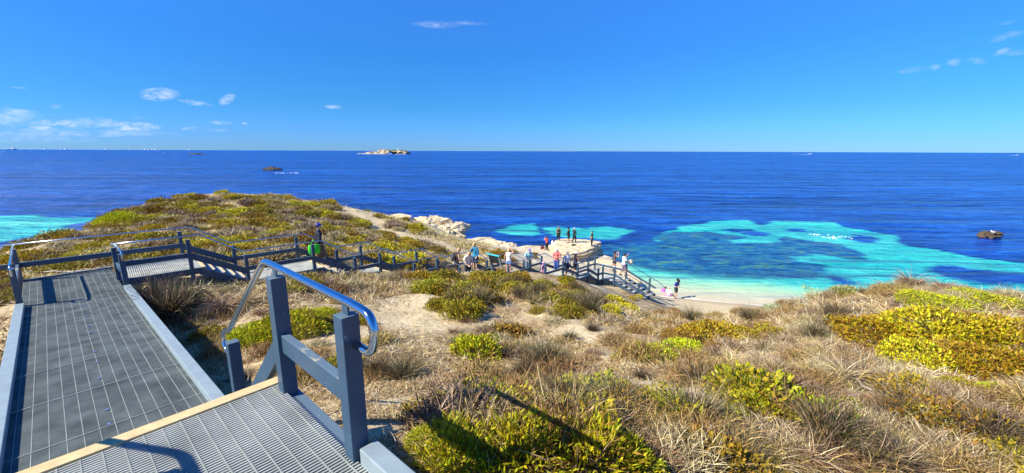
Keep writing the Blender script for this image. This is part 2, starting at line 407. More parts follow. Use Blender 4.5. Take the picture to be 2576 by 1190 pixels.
link('ground', me, ['ground'], kind='structure', smooth=True)

# ------------------------------------------------------------------ sea
def seapoly(pts): return [tuple(atsea(*p)[:2]) for p in pts]
def atsea(px, py): return at(px, py, EZ)
def cz(pts): return [(1610+x*.375, 547.4+y*.375) for x, y in pts]
T1 = seapoly([(-500,548),(0,543),(90,541),(150,546),(240,548),(250,556),(170,566),(150,580),(100,592),(40,606),(0,616),(-300,640),(-900,640)])
T2a = seapoly([(1245,580),(1290,567),(1345,562),(1372,570),(1360,584),(1310,592),(1270,588)])
T2b = seapoly([(1395,574),(1470,574),(1540,572),(1610,578),(1600,590),(1560,602),(1500,602),(1440,596),(1390,588)])
T3 = seapoly(cz([(190,85),(310,55),(540,20),(740,25),(820,50),(900,42),(1000,30),(1250,35),(1400,70),(1600,105),(1730,135),(1850,190),(2000,210),(2150,250),(2400,290),(2576,310),(3000,360),(3400,420),(3400,900),(-600,900),(-600,330),(0,320),(190,100)]))
RF = seapoly(cz([(-500,350),(0,335),(150,345),(300,365),(600,378),(900,398),(1040,372),(1180,348),(1150,325),(1095,300),(1000,275),(985,255),(1080,250),(1200,252),(1330,272),(1440,264),(1462,238),(1380,205),(1150,160),(1000,130),(940,140),(890,165),(780,180),(690,150),(640,125),(560,122),(430,100),(250,95),(205,118),(120,170),(-500,200)]))
DK = [seapoly(cz(p)) for p in ([(1915,335),(1980,315),(2150,320),(2300,350),(2576,388),(2900,430),(2900,500),(2576,465),(2300,432),(2100,400),(1960,368)],
      [(1140,372),(1200,372),(1300,400),(1410,425),(1330,425),(1200,400)],[(940,72),(1000,66),(1080,78),(1150,92),(1060,92),(980,84)],
      [(1320,125),(1400,120),(1540,135),(1620,155),(1500,165),(1380,150)],[(590,85),(680,80),(880,92),(890,105),(700,105),(620,98)],[(1800,375),(1860,372),(1900,382),(1850,386)])]
sxs = np.concatenate([-np.geomspace(40000, 105, 26), np.arange(-104, 132, .85), np.geomspace(133, 40000, 26)])
sys_ = np.concatenate([[-200, -60, 0], np.arange(18, 130, .6), np.geomspace(131, 45000, 40)])
SX, SY = np.meshgrid(sxs, sys_); x, y = SX.ravel(), SY.ravel()
near = (np.abs(x) < 135) & (y > 10) & (y < 170)
xn, yn = x[near], y[near]
wx = xn+fbm(xn*.16, yn*.16, 5, 71)*6; wy = yn+fbm(xn*.16+50, yn*.16, 5, 72)*6
sand = np.maximum.reduce([sdf(wx, wy, T1), sdf(wx, wy, T2a), sdf(wx, wy, T2b), sdf(wx, wy, T3)])
reef = sdf(wx, wy, RF); dark = np.maximum.reduce([sdf(wx, wy, p) for p in DK])
sand = np.minimum(sand, -reef); sand = np.minimum(sand, -dark)
sand = np.clip(.5+sand/3.2, 0, 1)
reefm = np.clip(.5+reef/3, 0, 1)
dep = -Hsmooth(xn, yn)
dep = np.where((xn > -40) & (yn < 60), dep, 3)
shal = np.clip(1-dep/1.35, 0, 1)*np.clip((xn-8.5)/1.5, 0, 1)
vr = np.zeros(len(x)); vg = vr.copy(); vb = vr.copy()
vr[near] = sand; vg[near] = reefm; vb[near] = shal
snx = len(sxs); ii = (np.arange(len(sys_)-1)[:, None]*snx+np.arange(snx-1)[None, :]).ravel()
me = npmesh('sea', np.stack([x, y, np.zeros_like(x)], 1), np.stack([ii, ii+1, ii+snx+1, ii+snx], 1))
ca = me.color_attributes.new('mask', 'FLOAT_COLOR', 'POINT')
ca.data.foreach_set('color', np.stack([vr, vg, vb, np.ones(len(x))], 1).astype(np.float32).ravel())
def seamat():
    m, nt, b, o = mat('sea_water')
    tc = N(nt, 'TexCoord')
    def nz(s, d=4., r=.55, sc=(1,1,1), dist=0.):
        mp = N(nt, 'Mapping'); mp.inputs['Scale'].default_value = sc; mp.inputs['Rotation'].default_value = (0, 0, .18)
        nt.links.new(tc.outputs['Object'], mp.inputs[0])
        n = N(nt, 'TexNoise', i_Scale=s, i_Detail=d, i_Roughness=r, i_Distortion=dist); nt.links.new(mp.outputs[0], n.inputs[0]); return n.outputs[0]
    at_ = N(nt, 'VertexColor', layer_name='mask'); sep = N(nt, 'SeparateColor'); nt.links.new(at_.outputs[0], sep.inputs[0])
    n_s = nz(.9, 5., .6, (.45, 1.2, 1)); n_m = nz(.22, 5., .65, (.35, 1.2, 1), .3); n_l = nz(.04, 5., .65, (.25, 1.3, 1), .3); n_xl = nz(.008, 5., .7, (.18, 1.4, 1)); n_x = nz(.0022, 4., .6, (.12, 1.6, 1))
    def con(v, lo=.38, hi=.62):
        r_ = N(nt, 'MapRange'); nt.links.new(v, r_.inputs[0]); r_.inputs[1].default_value = lo; r_.inputs[2].default_value = hi; return r_.outputs[0]
    deep = ramp(nt, [(.12, (.001,.010,.07)), (.36, (.002,.030,.21)), (.56, (.006,.062,.38)), (.85, (.018,.14,.52))])
    f = mth(nt, 'ADD', mth(nt, 'MULTIPLY', con(n_m), .34), mth(nt, 'ADD', mth(nt, 'MULTIPLY', con(n_s), .26), mth(nt, 'ADD', mth(nt, 'MULTIPLY', con(n_l), .22), mth(nt, 'MULTIPLY', con(n_xl), .18))))  # light and dark of the wave slopes, painted into the water colour
    nt.links.new(f, deep.inputs[0])
    # far sandy shoals seen as pale streaks
    st = ramp(nt, [(.62, (0,0,0)), (.70, (1,1,1))]); nt.links.new(n_x, st.inputs[0])
    sxyz = N(nt, 'SeparateXYZ'); nt.links.new(tc.outputs['Object'], sxyz.inputs[0])
    fr = ramp(nt, [(.0, (0,0,0)), (.12, (0,0,0)), (.2, (1,1,1)), (.75, (1,1,1)), (.95, (0,0,0))]); nt.links.new(mth(nt, 'MULTIPLY', sxyz.outputs[1], 1/2500), fr.inputs[0])
    c = mixc(nt, mth(nt, 'MULTIPLY', mth(nt, 'MULTIPLY', st.outputs[0], fr.outputs[0]), .55), deep.outputs[0], (.01,.25,.55))
    reefc = ramp(nt, [(.36, (.003,.035,.15)), (.46, (.006,.085,.26)), (.54, (.02,.15,.28)), (.60, (.05,.20,.16)), (.70, (.16,.26,.08))])
    nt.links.new(nz(.75, 6., .7, (.55, 1.2, 1), .6), reefc.inputs[0])
    c = mixc(nt, sep.outputs[1], c, reefc.outputs[0])
    turq = ramp(nt, [(.10, (.006,.26,.34)), (.30, (.02,.43,.42)), (.6, (.05,.53,.48)), (.85, (.09,.60,.50))]); nt.links.new(f, turq.inputs[0])  # turquoise streaked by the same painted wave shading
    sf = ramp(nt, [(.33, (0,0,0)), (.66, (1,1,1))]); nt.links.new(mth(nt, 'ADD', mth(nt, 'ADD', sep.outputs[0], mth(nt, 'MULTIPLY', mth(nt, 'SUBTRACT', n_m, .5), 1.3)), mth(nt, 'MULTIPLY', mth(nt, 'SUBTRACT', n_s, .5), .7)), sf.inputs[0])
    weed = ramp(nt, [(.50, (0,0,0)), (.66, (1,1,1))]); nt.links.new(nz(.10, 6., .68, (.45, 1.2, 1), .8), weed.inputs[0])
    tq = mixc(nt, mth(nt, 'MULTIPLY', weed.outputs[0], .55), turq.outputs[0], (.012,.22,.34))
    c = mixc(nt, sf.outputs[0], c, tq)
    sh = ramp(nt, [(.0, (0,0,0,0)), (.28, (.10,.52,.42,1)), (.55, (.30,.56,.36,1)), (.8, (.50,.50,.34,1)), (.96, (.52,.44,.30,1)), (1., (.80,.78,.72,1))])
    nmix = mth(nt, 'ADD', sep.outputs[2], mth(nt, 'MULTIPLY', mth(nt, 'SUBTRACT', n_s, .5), .18)); nt.links.new(nmix, sh.inputs[0])
    shf = ramp(nt, [(.06, (0,0,0)), (.38, (1,1,1))]); nt.links.new(nmix, shf.inputs[0])
    c = mixc(nt, shf.outputs[0], c, sh.outputs[0])
    nt.links.new(c, b.inputs['Base Color'])
    b.inputs['Roughness'].default_value = .22; b.inputs['IOR'].default_value = 1.33; b.inputs['Specular IOR Level'].default_value = .2
    h = mth(nt, 'ADD', mth(nt, 'MULTIPLY', n_m, 1.3), mth(nt, 'ADD', mth(nt, 'MULTIPLY', n_s, .42), mth(nt, 'MULTIPLY', nz(4., 3., .6, (.5, 1.2, 1)), .06)))
    h = mth(nt, 'ADD', h, mth(nt, 'ADD', mth(nt, 'MULTIPLY', n_l, 7.), mth(nt, 'MULTIPLY', n_xl, 14.)))
    bp = N(nt, 'Bump', i_Strength=1., i_Distance=1.6)
    calm = mth(nt, 'SUBTRACT', 1., mth(nt, 'MULTIPLY', sep.outputs[2], .85))
    nt.links.new(calm, bp.inputs['Strength'])
    nt.links.new(h, bp.inputs['Height']); nt.links.new(bp.outputs[0], b.inputs['Normal'])
    return m
M['sea'] = seamat()
link('sea', me, ['sea'], kind='structure')
# ------------------------------------------------------------------ boardwalk parts
def grating(name, parent, P0, a, b, La, Lb, pitch, rodp, mats, bw=.006, bh=.035, start=0.):
    """P0 corner, a/b unit vectors (bars run along b), top at P0.z; bars and rods are real"""
    P0 = np.array(P0, float); a = np.array(a, float); b = np.array(b, float); mb = MB()
    k = start
    n = int(La/pitch)
    s = a.copy()
    for i in range(n+1):
        p = P0+a*min(i*pitch, La)-np.array([0, 0, bh/2])
        mb.bar(p, p+b*Lb, bw, bh, side=a)
    n = int(Lb/rodp)
    for i in range(n+1):
        p = P0+b*min((i+.5)*rodp, Lb)+np.array([0, 0, .0025])-np.array([0, 0, .006])
        mb.bar(p, p+a*La, .0068, .012, side=b, mi=1)
    return mb.build(name, [mats, 'rod'], parent)
def posts(parent, lst, zs=.11):
    for p, zb, zt in lst:
        mb = MB(); p = np.array(p, float)
        sd = (*(u if p[0] < -900 else np.array(lst_dir)),)
        mb.bar((p[0], p[1], zb), (p[0], p[1], zt), zs, zs, side=sd)
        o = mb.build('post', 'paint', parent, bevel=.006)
        if zs == .11 and parent.name.startswith('viewing') and zb > 9.7:
            for zz in (.24, .42):
                m3 = MB(); q_ = p+np.array([0, 0, 0]); c_ = Vector((q_[0], q_[1], ZA+zz)); nd = Vector(-nL)
                m3.tube([c_+nd*.05, c_+nd*.063], .011, 8)
                m3.build('bolt', 'steel', parent)
def kerb(parent, p, q, w=.1, h=.09, name='kerb', m='kerb'):
    mb = MB(); p = np.array(p, float)+[0, 0, h/2+.003]; q = np.array(q, float)+[0, 0, h/2+.003]
    mb.bar(p, q, w, h); return mb.build(name, m, parent, bevel=.008)
def beam(parent, name, p, q, w, h, m='paint', bev=.005):
    mb = MB(); mb.bar(p, q, w, h); return mb.build(name, m, parent, bevel=bev)
def rail(parent, pts, r=.027, fil=.12, name='handrail', n=12):
    mb = MB(); mb.tube(fillet(pts, fil), r, n); return mb.build(name, 'steel', parent, smooth=True)

# ---- upper platform (where the picture is taken from)
plat = empty('viewing_platform', (*R1(0, .9, 0)[:2], ZA), 'upper grating platform in the foreground with a tan edge strip and a curled steel handrail', 'platform')
plat_inv = np.array(plat.location)
def build_under(root, fn):       # children are written in world metres, then parented keeping their place
    before = set(COL.objects); fn(root)
    for o in list(COL.objects):
        if o not in before and o.parent == root: o.matrix_parent_inverse = Matrix.Translation(-Vector(root.location))
lst_dir = u
def f(root):
    grating('deck_grating', root, R1(-4.2, 0, ZA), u, nL, 4.2+1.27, W, .0265, .1, 'grate', .0105, .045)
    beam(root, 'nosing', R1(1.335, -.06, ZA-.012), R1(1.335, W+.06, ZA-.012), .11, .045, 'nosing', .004)
    for off in (-.06, W+.06):
        kerb(root, R1(-.06, off, ZA-.02), R1(-4.2, off, ZA-.02), .12, .12)
        beam(root, 'edge_beam', R1(-4.2, off, ZA-.13), R1(1.4, off, ZA-.13), .10, .18)
    for off, sgn in ((-.03, 1), (W+.03, -1)):
        posts(root, [(R1(1.14, off, 0), ZA-.7, 11.65), (R1(.03, off, 0), ZA-.9, 11.65)])
        mb = MB(); mb.bar(R1(.08, off, ZA+.42), R1(1.09, off, ZA+.42), .06, .145); mb.build('mid_rail', 'paint', root, bevel=.005)
        ps = [(-.08, 11.735), (-.25, 11.722), (-.295, 11.61), (-.235, 11.485), (-.06, 11.485)]
        pts = [R1(1.36, off, 11.735)]+[R1(t, off, z) for t, z in ps]
        # the rail runs on down the stair flight to the short post
        low = [R1(2.72, off, 10.72), R1(2.93, off, 10.66), R1(3.02, off, 10.53), R1(2.93, off, 10.42), R1(2.80, off, 10.44)]
        rail(root, low[::-1]+pts, .0265, .09)
        for t, z in ((1.14, 11.60), (.03, 11.60)):
            mb = MB(); mb.bar(R1(t, off, z-.01), R1(t, off, z+.115), .012, .07, side=nL); mb.build('bracket', 'paint', root)
        posts(root, [(R1(2.66, off, 0), ZB0-.5, 10.62)])
        beam(root, 'brace', R1(1.20, off, ZA+.36), R1(2.62, off, ZB0+.42), .06, .145)
    for i in range(6):
        zt = ZA-(i+1)*(ZA-ZB0)/7; t = 1.42+i*.255
        beam(root, 'tread', R1(t+.14, 0, zt), R1(t+.14, W, zt), .27, .03, 'tread', .002)
    for i in range(5):
        q = R1(-.9+i*.42-.3, .62+.02*i, ZA+.006); mb = MB(); mb.bar(q, q+nL*.035, .03, .008, side=u); mb.build('clip', 'clip', root)
build_under(plat, f)

# ---- ramp
ramp_ = empty('ramp', (*R1(8, .9, 0)[:2], 9.1), 'long grey grating ramp sloping away from the platform between pale kerbs', 'ramp')
def f(root):
    s = (ZC-ZB0)/9.9; a = np.array([u[0], u[1], s]); a /= np.linalg.norm(a)
    grating('deck_grating', root, R1(3.0, 0, ZB0), a, nL, 9.93, W, .03, .138, 'grate_ramp', .017, .03)
    for i in range(1, 7):
        q = R1(3+i*1.45, 0, rampz(3+i*1.45)+.006); mb = MB(); mb.bar(q, q+nL*W, .008, .008, side=u); mb.build('panel_joint', 'grate', root)
    for off in (-.06, W+.06):
        kerb(root, R1(2.95, off, ZB0-.02), R1(12.85, off, ZC-.02), .15, .13)
        beam(root, 'edge_beam', R1(2.95, off, ZB0-.14), R1(12.9, off, ZC-.14), .10, .2)
    for i in range(10):
        t = 3.4+i*.9+.25*math.sin(i*2.3); q = R1(t, .95-.015*i, rampz(t)+.012); mb = MB(); mb.bar(q, q+nL*.032, .032, .01, side=u); mb.build('clip', 'clip', root)
    for t in (4.5, 7.5, 10.5):
        for off in (.1, W-.1):
            z = rampz(t); q = R1(t, off, z); mb = MB(); mb.bar((q[0], q[1], z-1.4), (q[0], q[1], z-.05), .12, .12, side=u); mb.build('stump', 'paint', root)
    # corner landing at the foot of the ramp
    grating('landing_grating', root, R1(12.95, 0, ZC), u, nL, 2.95, W+.05, .03, .138, 'grate_ramp', .017, .03)
    for t, off in ((12.98, W+.06), (15.95, W+.1), (12.98, -.06), (14.15, -.02)):
        posts(root, [(R1(t, off, 0), ZC-.6, ZC+.96)])
    zt = ZC+RH
    # outer rail with its curled end, then along the back of the landing
    rail(root, [R1(12.92, W+.06, zt-.27), R1(12.70, W+.06, zt-.26), R1(12.68, W+.06, zt-.03), R1(12.85, W+.06, zt), R1(15.95, W+.08, zt)], .025, .1)
    rail(root, [R1(12.92, -.06, zt-.27), R1(12.70, -.06, zt-.26), R1(12.68, -.06, zt-.03), R1(12.85, -.06, zt), R1(14.12, -.02, zt)], .025, .1)
    beam(root, 'mid_rail', R1(13.03, W+.06, ZC+.45), R1(15.9, W+.09, ZC+.45), .06, .15)
    beam(root, 'mid_rail', R1(13.03, -.06, ZC+.45), R1(14.1, -.02, ZC+.45), .06, .15)
    beam(root, 'edge_beam', R1(15.98, -.02, ZC-.05), R1(15.98, W+.1, ZC-.05), .08, .18)
build_under(ramp_, f)

# ---- stepped boardwalk
bw = empty('stepped_boardwalk', (*R2(13, .9, 0)[:2], 5.8), 'long stepped boardwalk of landings and short stair flights going down to the beach', 'boardwalk')
lst_dir = w2
SD = np.array([math.sin(math.radians(116)), math.cos(math.radians(116)), 0]); SW = w2
A1 = R2(25.75, -.95, 3.28)
def f(root):
    pts_n = []; pts_f = []
    for i, (a, b, z) in enumerate(LAND):
        last = i == len(LAND)-1
        a_ = a+.02 if i else a+.05
        grating('deck_grating', root, R2(a_, 0, z), w2, m2, b-a_, W, .05, .14, 'grate', .03, .03)
        for off in (.0, W):
            beam(root, 'edge_beam', R2(a_, off-.01, z-.10), R2(b, off-.01, z-.10), .06, .2)
        beam(root, 'nosing', R2(b, -.04, z-.008), R2(b, W+.04, z-.008), .09, .05, 'nosing', .003)
        a1 = a+.08; b1 = b-.32 if not last else b-.05
        if i == 0:
            near_p = [(b1, 0)]; far_p = [(b1, 0)]
        else: near_p = far_p = [(a1, 0), (b1, 0)]
        if last: near_p = [(a1, 0), (25.62, 0)]
        for L, _ in near_p: posts(root, [(R2(L, -.04, 0), z-.75, z+.96)])
        for L, _ in far_p: posts(root, [(R2(L, W+.04, 0), z-.75, z+.96)])
        la = a if i == 0 else a1
        lb = 25.62 if last else b1
        beam(root, 'mid_rail', R2(la, -.04, z+.46), R2(lb, -.04, z+.46), .06, .15)
        beam(root, 'mid_rail', R2(la-(2.6 if i == 0 else 0), W+.04, z+.46), R2(b1, W+.04, z+.46), .06, .15)
        if i == 0: pts_n.append(R2(-.02, -.04, z+RH)); pts_f.append(R2(-2.55, W+.04, z+RH))
        else: pts_n.append(R2(a, -.04, z+RH)); pts_f.append(R2(a, W+.04, z+RH))
        pts_n.append(R2(b if not last else 25.7, -.04, z+RH)); pts_f.append(R2(b, W+.04, z+RH))
        if not last:
            a2, b2, z2 = LAND[i+1]; n = max(3, round((z-z2)/.165)); r = (a2-b)/(n-1) if n > 1 else 1
            for k in range(1, n):
                zz = z-(z-z2)*k/n; L = b+(a2-b)*(k-.5)/(n-1)
                beam(root, 'tread', R2(L, .02, zz-.015), R2(L, W-.02, zz-.015), (a2-b)/(n-1)*1.02, .03, 'tread', .002)
                beam(root, 'tread_nosing', R2(L+(a2-b)/(n-1)*.5, .03, zz-.008), R2(L+(a2-b)/(n-1)*.5, W-.03, zz-.008), .04, .04, 'nosing', .002)
            for off in (-.05, W+.05):
                beam(root, 'stair_brace', R2(b1+.03, off, z+.42), R2(a2+.1, off, z2+.36), .05, .2)
                beam(root, 'stringer', R2(b-.1, off*.98, z-.12), R2(a2+.1, off*.98, z2-.08), .05, .22)
    # rails
    zl = LAND[-1][2]
    cN = A1+np.array([0, 0, RH]); pts_n.append(cN)
    end = cN+SD*2.3+np.array([0, 0, -1.1]); pts_n.append(end); pts_n.append(end+SD*.15+np.array([0, 0, -.5]))
    rail(root, pts_n, .024, .08, n=8)
    cF = A1+SW*1.65+np.array([0, 0, RH]); pts_f.append(cF)
    end = cF+SD*2.5+np.array([0, 0, -1.25]); pts_f.append(end); pts_f.append(end+SD*.4+np.array([0, 0, -.4]))
    rail(root, pts_f, .024, .08, n=8)
    # end platform beside the walk
    Lw = .93
    grating('deck_grating', root, R2(25.75, -.95, zl), w2, m2, 1.65, Lw, .05, .14, 'grate', .03, .03)
    for q in (A1, A1+SW*1.65): posts(root, [(q, zl-1.0, zl+.98)])
    beam(root, 'mid_rail', A1+[0,0,.46], R2(25.62, -.04, zl+.46), .06, .13)
    beam(root, 'mid_rail', A1+SW*1.65+[0,0,.46], R2(27.4, W, zl+.46), .06, .13)
    for s in range(6):
        q = A1+SD*(.18+s*.36)+np.array([0, 0, -.17*(s+1)])
        beam(root, 'tread', q+SW*.05, q+SW*1.6, .3, .04, 'tread', .003)
    for o_ in (0, 1.65):
        q = A1+SW*o_
        beam(root, 'stringer', q+[0,0,-.1], q+SD*2.2+np.array([0,0,-1.15]), .06, .2, 'paint')
        beam(root, 'mid_rail', q+[0,0,.5], q+SD*2.2+np.array([0,0,.5-1.1]), .05, .12)
        q2 = q+SD*1.75; zg = float(Hq(q2[0], q2[1])); posts(root, [(q2, zg-.4, zl-.87+.98)])
build_under(bw, f)

# ------------------------------------------------------------------ rocks
M['rock_pale'] = simple('pale_limestone', (.64,.54,.38), .9, 0, .3, 2.2, .9)
M['rock_dark'] = simple('weed_dark_rock', (.055,.045,.03), .8, 0, .5, 3, .8)
M['rock_brown'] = simple('brown_reef_rock', (.10,.065,.035), .85, 0, .5, 5, .8)
def rockmat():
    m, nt, b, o = mat('layered_limestone'); tc = N(nt, 'TexCoord'); mp = N(nt, 'Mapping'); mp.inputs['Scale'].default_value = (1, 1, 7)
    nt.links.new(tc.outputs['Object'], mp.inputs[0])
    n1 = N(nt, 'TexNoise', i_Scale=1.3, i_Detail=9., i_Roughness=.7); nt.links.new(mp.outputs[0], n1.inputs[0])
    n2 = N(nt, 'TexNoise', i_Scale=12., i_Detail=6.); nt.links.new(tc.outputs['Object'], n2.inputs[0])
    r = ramp(nt, [(.30, (.16,.11,.06)), (.40, (.42,.31,.17)), (.48, (.64,.51,.32)), (.65, (.74,.62,.42))])
    nt.links.new(mth(nt, 'ADD', mth(nt, 'MULTIPLY', n1.outputs[0], .75), mth(nt, 'MULTIPLY', n2.outputs[0], .25)), r.inputs[0])
    nt.links.new(r.outputs[0], b.inputs['Base Color']); b.inputs['Roughness'].default_value = .9
    bp = N(nt, 'Bump', i_Strength=.9, i_Distance=.15); nt.links.new(n1.outputs[0], bp.inputs['Height']); nt.links.new(bp.outputs[0], b.inputs['Normal'])
    return m
M['layered'] = rockmat()
def boulder(name, loc, r, mats, label, cat='rock', group=None, sub=4, amp=.35, seed=0, strata=0, rz=0, freq=1.6, parent=None):
    bm = bmesh.new(); bmesh.ops.create_icosphere(bm, subdivisions=sub, radius=1)
    for v in bm.verts:
        p = v.co.copy(); n_ = mn.fractal(p*freq+Vector((seed*7.3, seed, 0)), .8, 2.1, 5)
        c_ = mn.cell(p*2.2+Vector((seed, 0, 0)))
        k = 1+amp*n_+.08*(c_-.5)
        p = p*k
        if strata: p.z = p.z*(1-strata)+round(p.z*5)/5*strata
        v.co = Vector((p.x*r[0], p.y*r[1], max(p.z, -.6)*r[2]))
    me = bpy.data.meshes.new(name); bm.to_mesh(me); bm.free()
    o = link(name, me, [mats], parent, label, cat, group, loc=loc, smooth=(mats == 'rock_pale')); o.rotation_euler.z = rz
    return o
# pale boulders on the headland's seaward rim
for i, (px, py, dr, r, lb) in enumerate([(1103,562,9.0,(1.5,1.2,.9),'large cream limestone boulder at the top of the pale rocky rim above the sea'),
        (1140,573,9.4,(1.7,1.3,.7),'flat-topped cream boulder leaning out over the water at the rim corner'),
        (1118,588,9.6,(1.4,1.1,.8),'cracked cream boulder below the large one on the rim'),
        (1150,597,10.0,(.8,.7,.55),'small cream boulder at the foot of the rim beside the water'),
        (1088,575,9.2,(1.2,1.0,.5),'low rounded cream boulder on the landward side of the rim'),
        (1166,604,10.3,(.5,.5,.35),'smallest cream boulder at the waterside end of the rim'),
        (1062,552,8.4,(1.0,.7,.4),'low cream slab behind the rim boulders, beside dark shrubs'),
        (1207,606,10.4,(1.6,.9,.35),'smooth pale rock hump between the rim boulders and the round olive bush'),
        (1275,622,10.7,(2.2,1.0,.4),'long flat pale rock along the water below the olive bushes'),
        (1232,610,10.5,(1.6,.8,.35),'pale rock joining the smooth hump and the long flat rock'),(1075,560,8.8,(1.5,1.2,.6),'broad cream rock on the landward top of the rim'),
        (1130,603,9.7,(1.6,1.,.5),'broad cream rock in front of the rim boulders'),(1180,612,10.1,(1.5,.9,.45),'broken pale rock between the rim corner and the smooth hump'),
        (1320,628,10.8,(2.4,1.0,.35),'flat pale rock leading to the rock shelf'),(1355,632,10.9,(1.8,.9,.4),'flat pale rock touching the left end of the rock shelf'),(1010,543,7.9,(1.3,.7,.3),'low pale slab on the headland skyline, left of the rim')]):
    p = at(px, py, dr); r = tuple(k_*1.25 for k_ in r); boulder('boulder', p-[0,0,r[2]*.3], r, 'layered', lb, group='limestone boulders on the headland rim', seed=i+1, amp=.32, strata=.3, rz=i)
def slab(name, poly, z0, z1, mats, label, cat, layers=7, seed=1, over=.25, kind=None, top_n=1.):
    """eroded layered shelf: real outline, strata of different reach, rough top"""
    P = [np.array(p[:2]) for p in poly]; out = []
    for i in range(len(P)):
        a, b = P[i], P[(i+1) % len(P)]; n = max(2, int(np.linalg.norm(b-a)/.35))
        for k in range(n): out.append(a+(b-a)*k/n)
    P = np.array(out); c = P.mean(0); n = len(P)
    nr = P-c; nr /= np.linalg.norm(nr, axis=1)[:, None]
    r = np.random.default_rng(seed)
    V = []; F_ = []
    zs = []
    for l in range(layers):
        za = z0+(z1-z0)*l/layers; zb = z0+(z1-z0)*(l+.85)/layers
        reach = -over*(1-l/(layers-1))**1.4*2.2+r.uniform(-.16, .12)
        for z, e in ((za, reach-.10), (za+.02, reach), (zb, reach), (zb+.01, reach-.12)):
            jit = fbm(P[:, 0]*.9+l*5, P[:, 1]*.9, 4, seed+l)*1.1
            q = P+nr*(e+jit)[:, None]
            V.append(np.c_[q, np.full(n, z)+fbm(P[:, 0]*.5, P[:, 1]*.5, 3, seed)*.3*(l/layers)])
    last = V[-1]
    for k in range(1, 9):       # rough top rings to the centre
        t = 1-k/9
        q = c+(last[:, :2]-c)*t
        V.append(np.c_[q, last[:, 2]*0+z1+top_n*(fbm(q[:, 0]*.8, q[:, 1]*.8, 4, seed+50)*.5)+.05])
    m = len(V); VV = np.concatenate(V)
    for l in range(m-1):
        for k in range(n): F_.append((l*n+k, l*n+(k+1) % n, (l+1)*n+(k+1) % n, (l+1)*n+k))
    me = npmesh(name, VV, F_)
    return link(name, me, [mats], None, label, cat, kind=kind)
def SP(pts, dr): return [at(x/1.5528, y/1.5528, dr) for x, y in pts]
slab('rock_shelf', SP([(2152,956),(2160,944),(2180,934),(2215,929),(2290,934),(2335,940),(2350,948),(2338,958),(2325,968),(2295,982),(2230,992),(2168,990)], 10.0),
     .9, 2.6, 'layered', None, None, 8, 3, .45, kind='structure', top_n=.7)
slab('lower_rock_shelf', SP([(2050,985),(2075,966),(2150,952),(2200,985),(2320,981),(2385,998),(2415,1020),(2450,1036),(2462,1062),(2500,1085),(2505,1100),(2440,1095),(2395,1070),(2300,1060),(2150,1040),(2060,1010)], 11.1),
     -.6, 1.5, 'layered', None, None, 8, 5, .4, kind='structure', top_n=.5)
slab('rock_terrace', SP([(2100,990),(2200,979),(2300,974),(2345,960),(2352,974),(2325,988),(2260,1000),(2190,1006),(2115,1004)], 10.5), .7, 1.95, 'layered', None, None, 7, 9, .35, kind='structure', top_n=.5)
# rocks standing in the sea
p = at(2490, 596, EZ); boulder('sea_rock', p+[0,0,.05], (1.9,1.0,1.0), 'rock_brown', 'pointed brown reef rock standing in the blue water with a seagull on it', group=None, seed=21, amp=.45, rz=.3)
p = at(687, 428, EZ); boulder('sea_rock', p, (5.2,3.5,2.0), 'rock_dark', 'dark flat rock islet in open water, the nearer one left of the island', seed=22, amp=.3, rz=.2)
p = at(497, 388.5, EZ); boulder('sea_rock', p, (22,12,3.2), 'rock_dark', 'low dark reef far out near the horizon', seed=23, amp=.3)
# foam beside them
M['foam'] = simple('sea_foam', (.8,.85,.88), .8, 0, .08, 8)
def foam(px, py, L, w, label):
    p = at(px, py, EZ); mb = MB(); r = random.Random(int(px))
    for k in range(30):
        t = r.uniform(-1, 1); x = t*L*.5; y = math.sin(t*4)*w*.6+r.gauss(0, w*.5); s = L/26*r.uniform(.3, 1.2)
        mb.ell((x, y, .01), (s, s*.5, .06), 7, 4)
    mb.build('foam', 'foam', loc=p, label=label, cat='foam')
foam(2102, 597, 4.0, 1.0, 'small white splash where waves break over the dark patch of reef')
foam(722, 435, 14, 2, 'thin white foam streak right of the dark rock islet')
foam(2050, 590, 1.8, .5, 'tiny white foam fleck left of the reef splash')
# seagull on the rock
gq = empty('seagull', tuple(at(2497, 583, 11.15)), 'white seagull perched on the brown rock in the sea', 'bird')
mb = MB(); mb.ell((0,0,.0), (.10,.22,.10)); mb.ell((0,.2,.12), (.06,.07,.06)); mb.tube([(0,.12,.03),(0,.2,.12)], .05, 8)
mb.tube([(0,-.15,0),(0,-.33,-.02)], [.07,.02], 8); mb.tube([(-.03,0,-.08),(-.03,0,-.2)], .01, 5); mb.tube([(.03,0,-.08),(.03,0,-.2)], .01, 5)
M['white'] = simple('white_feathers', (.85,.85,.85), .6); mb.build('body', 'white', gq, smooth=True)
M['gull_grey'] = simple('grey_feathers', (.35,.37,.4), .6); mb = MB(); mb.ell((0,-.05,.05), (.11,.2,.06)); mb.build('wings', 'gull_grey', gq, smooth=True)
M['orange'] = simple('orange_beak', (.7,.2,.03), .5); mb = MB(); mb.tube([(0,.25,.12),(0,.33,.11)], [.02,.004], 6); mb.build('beak', 'orange', gq)

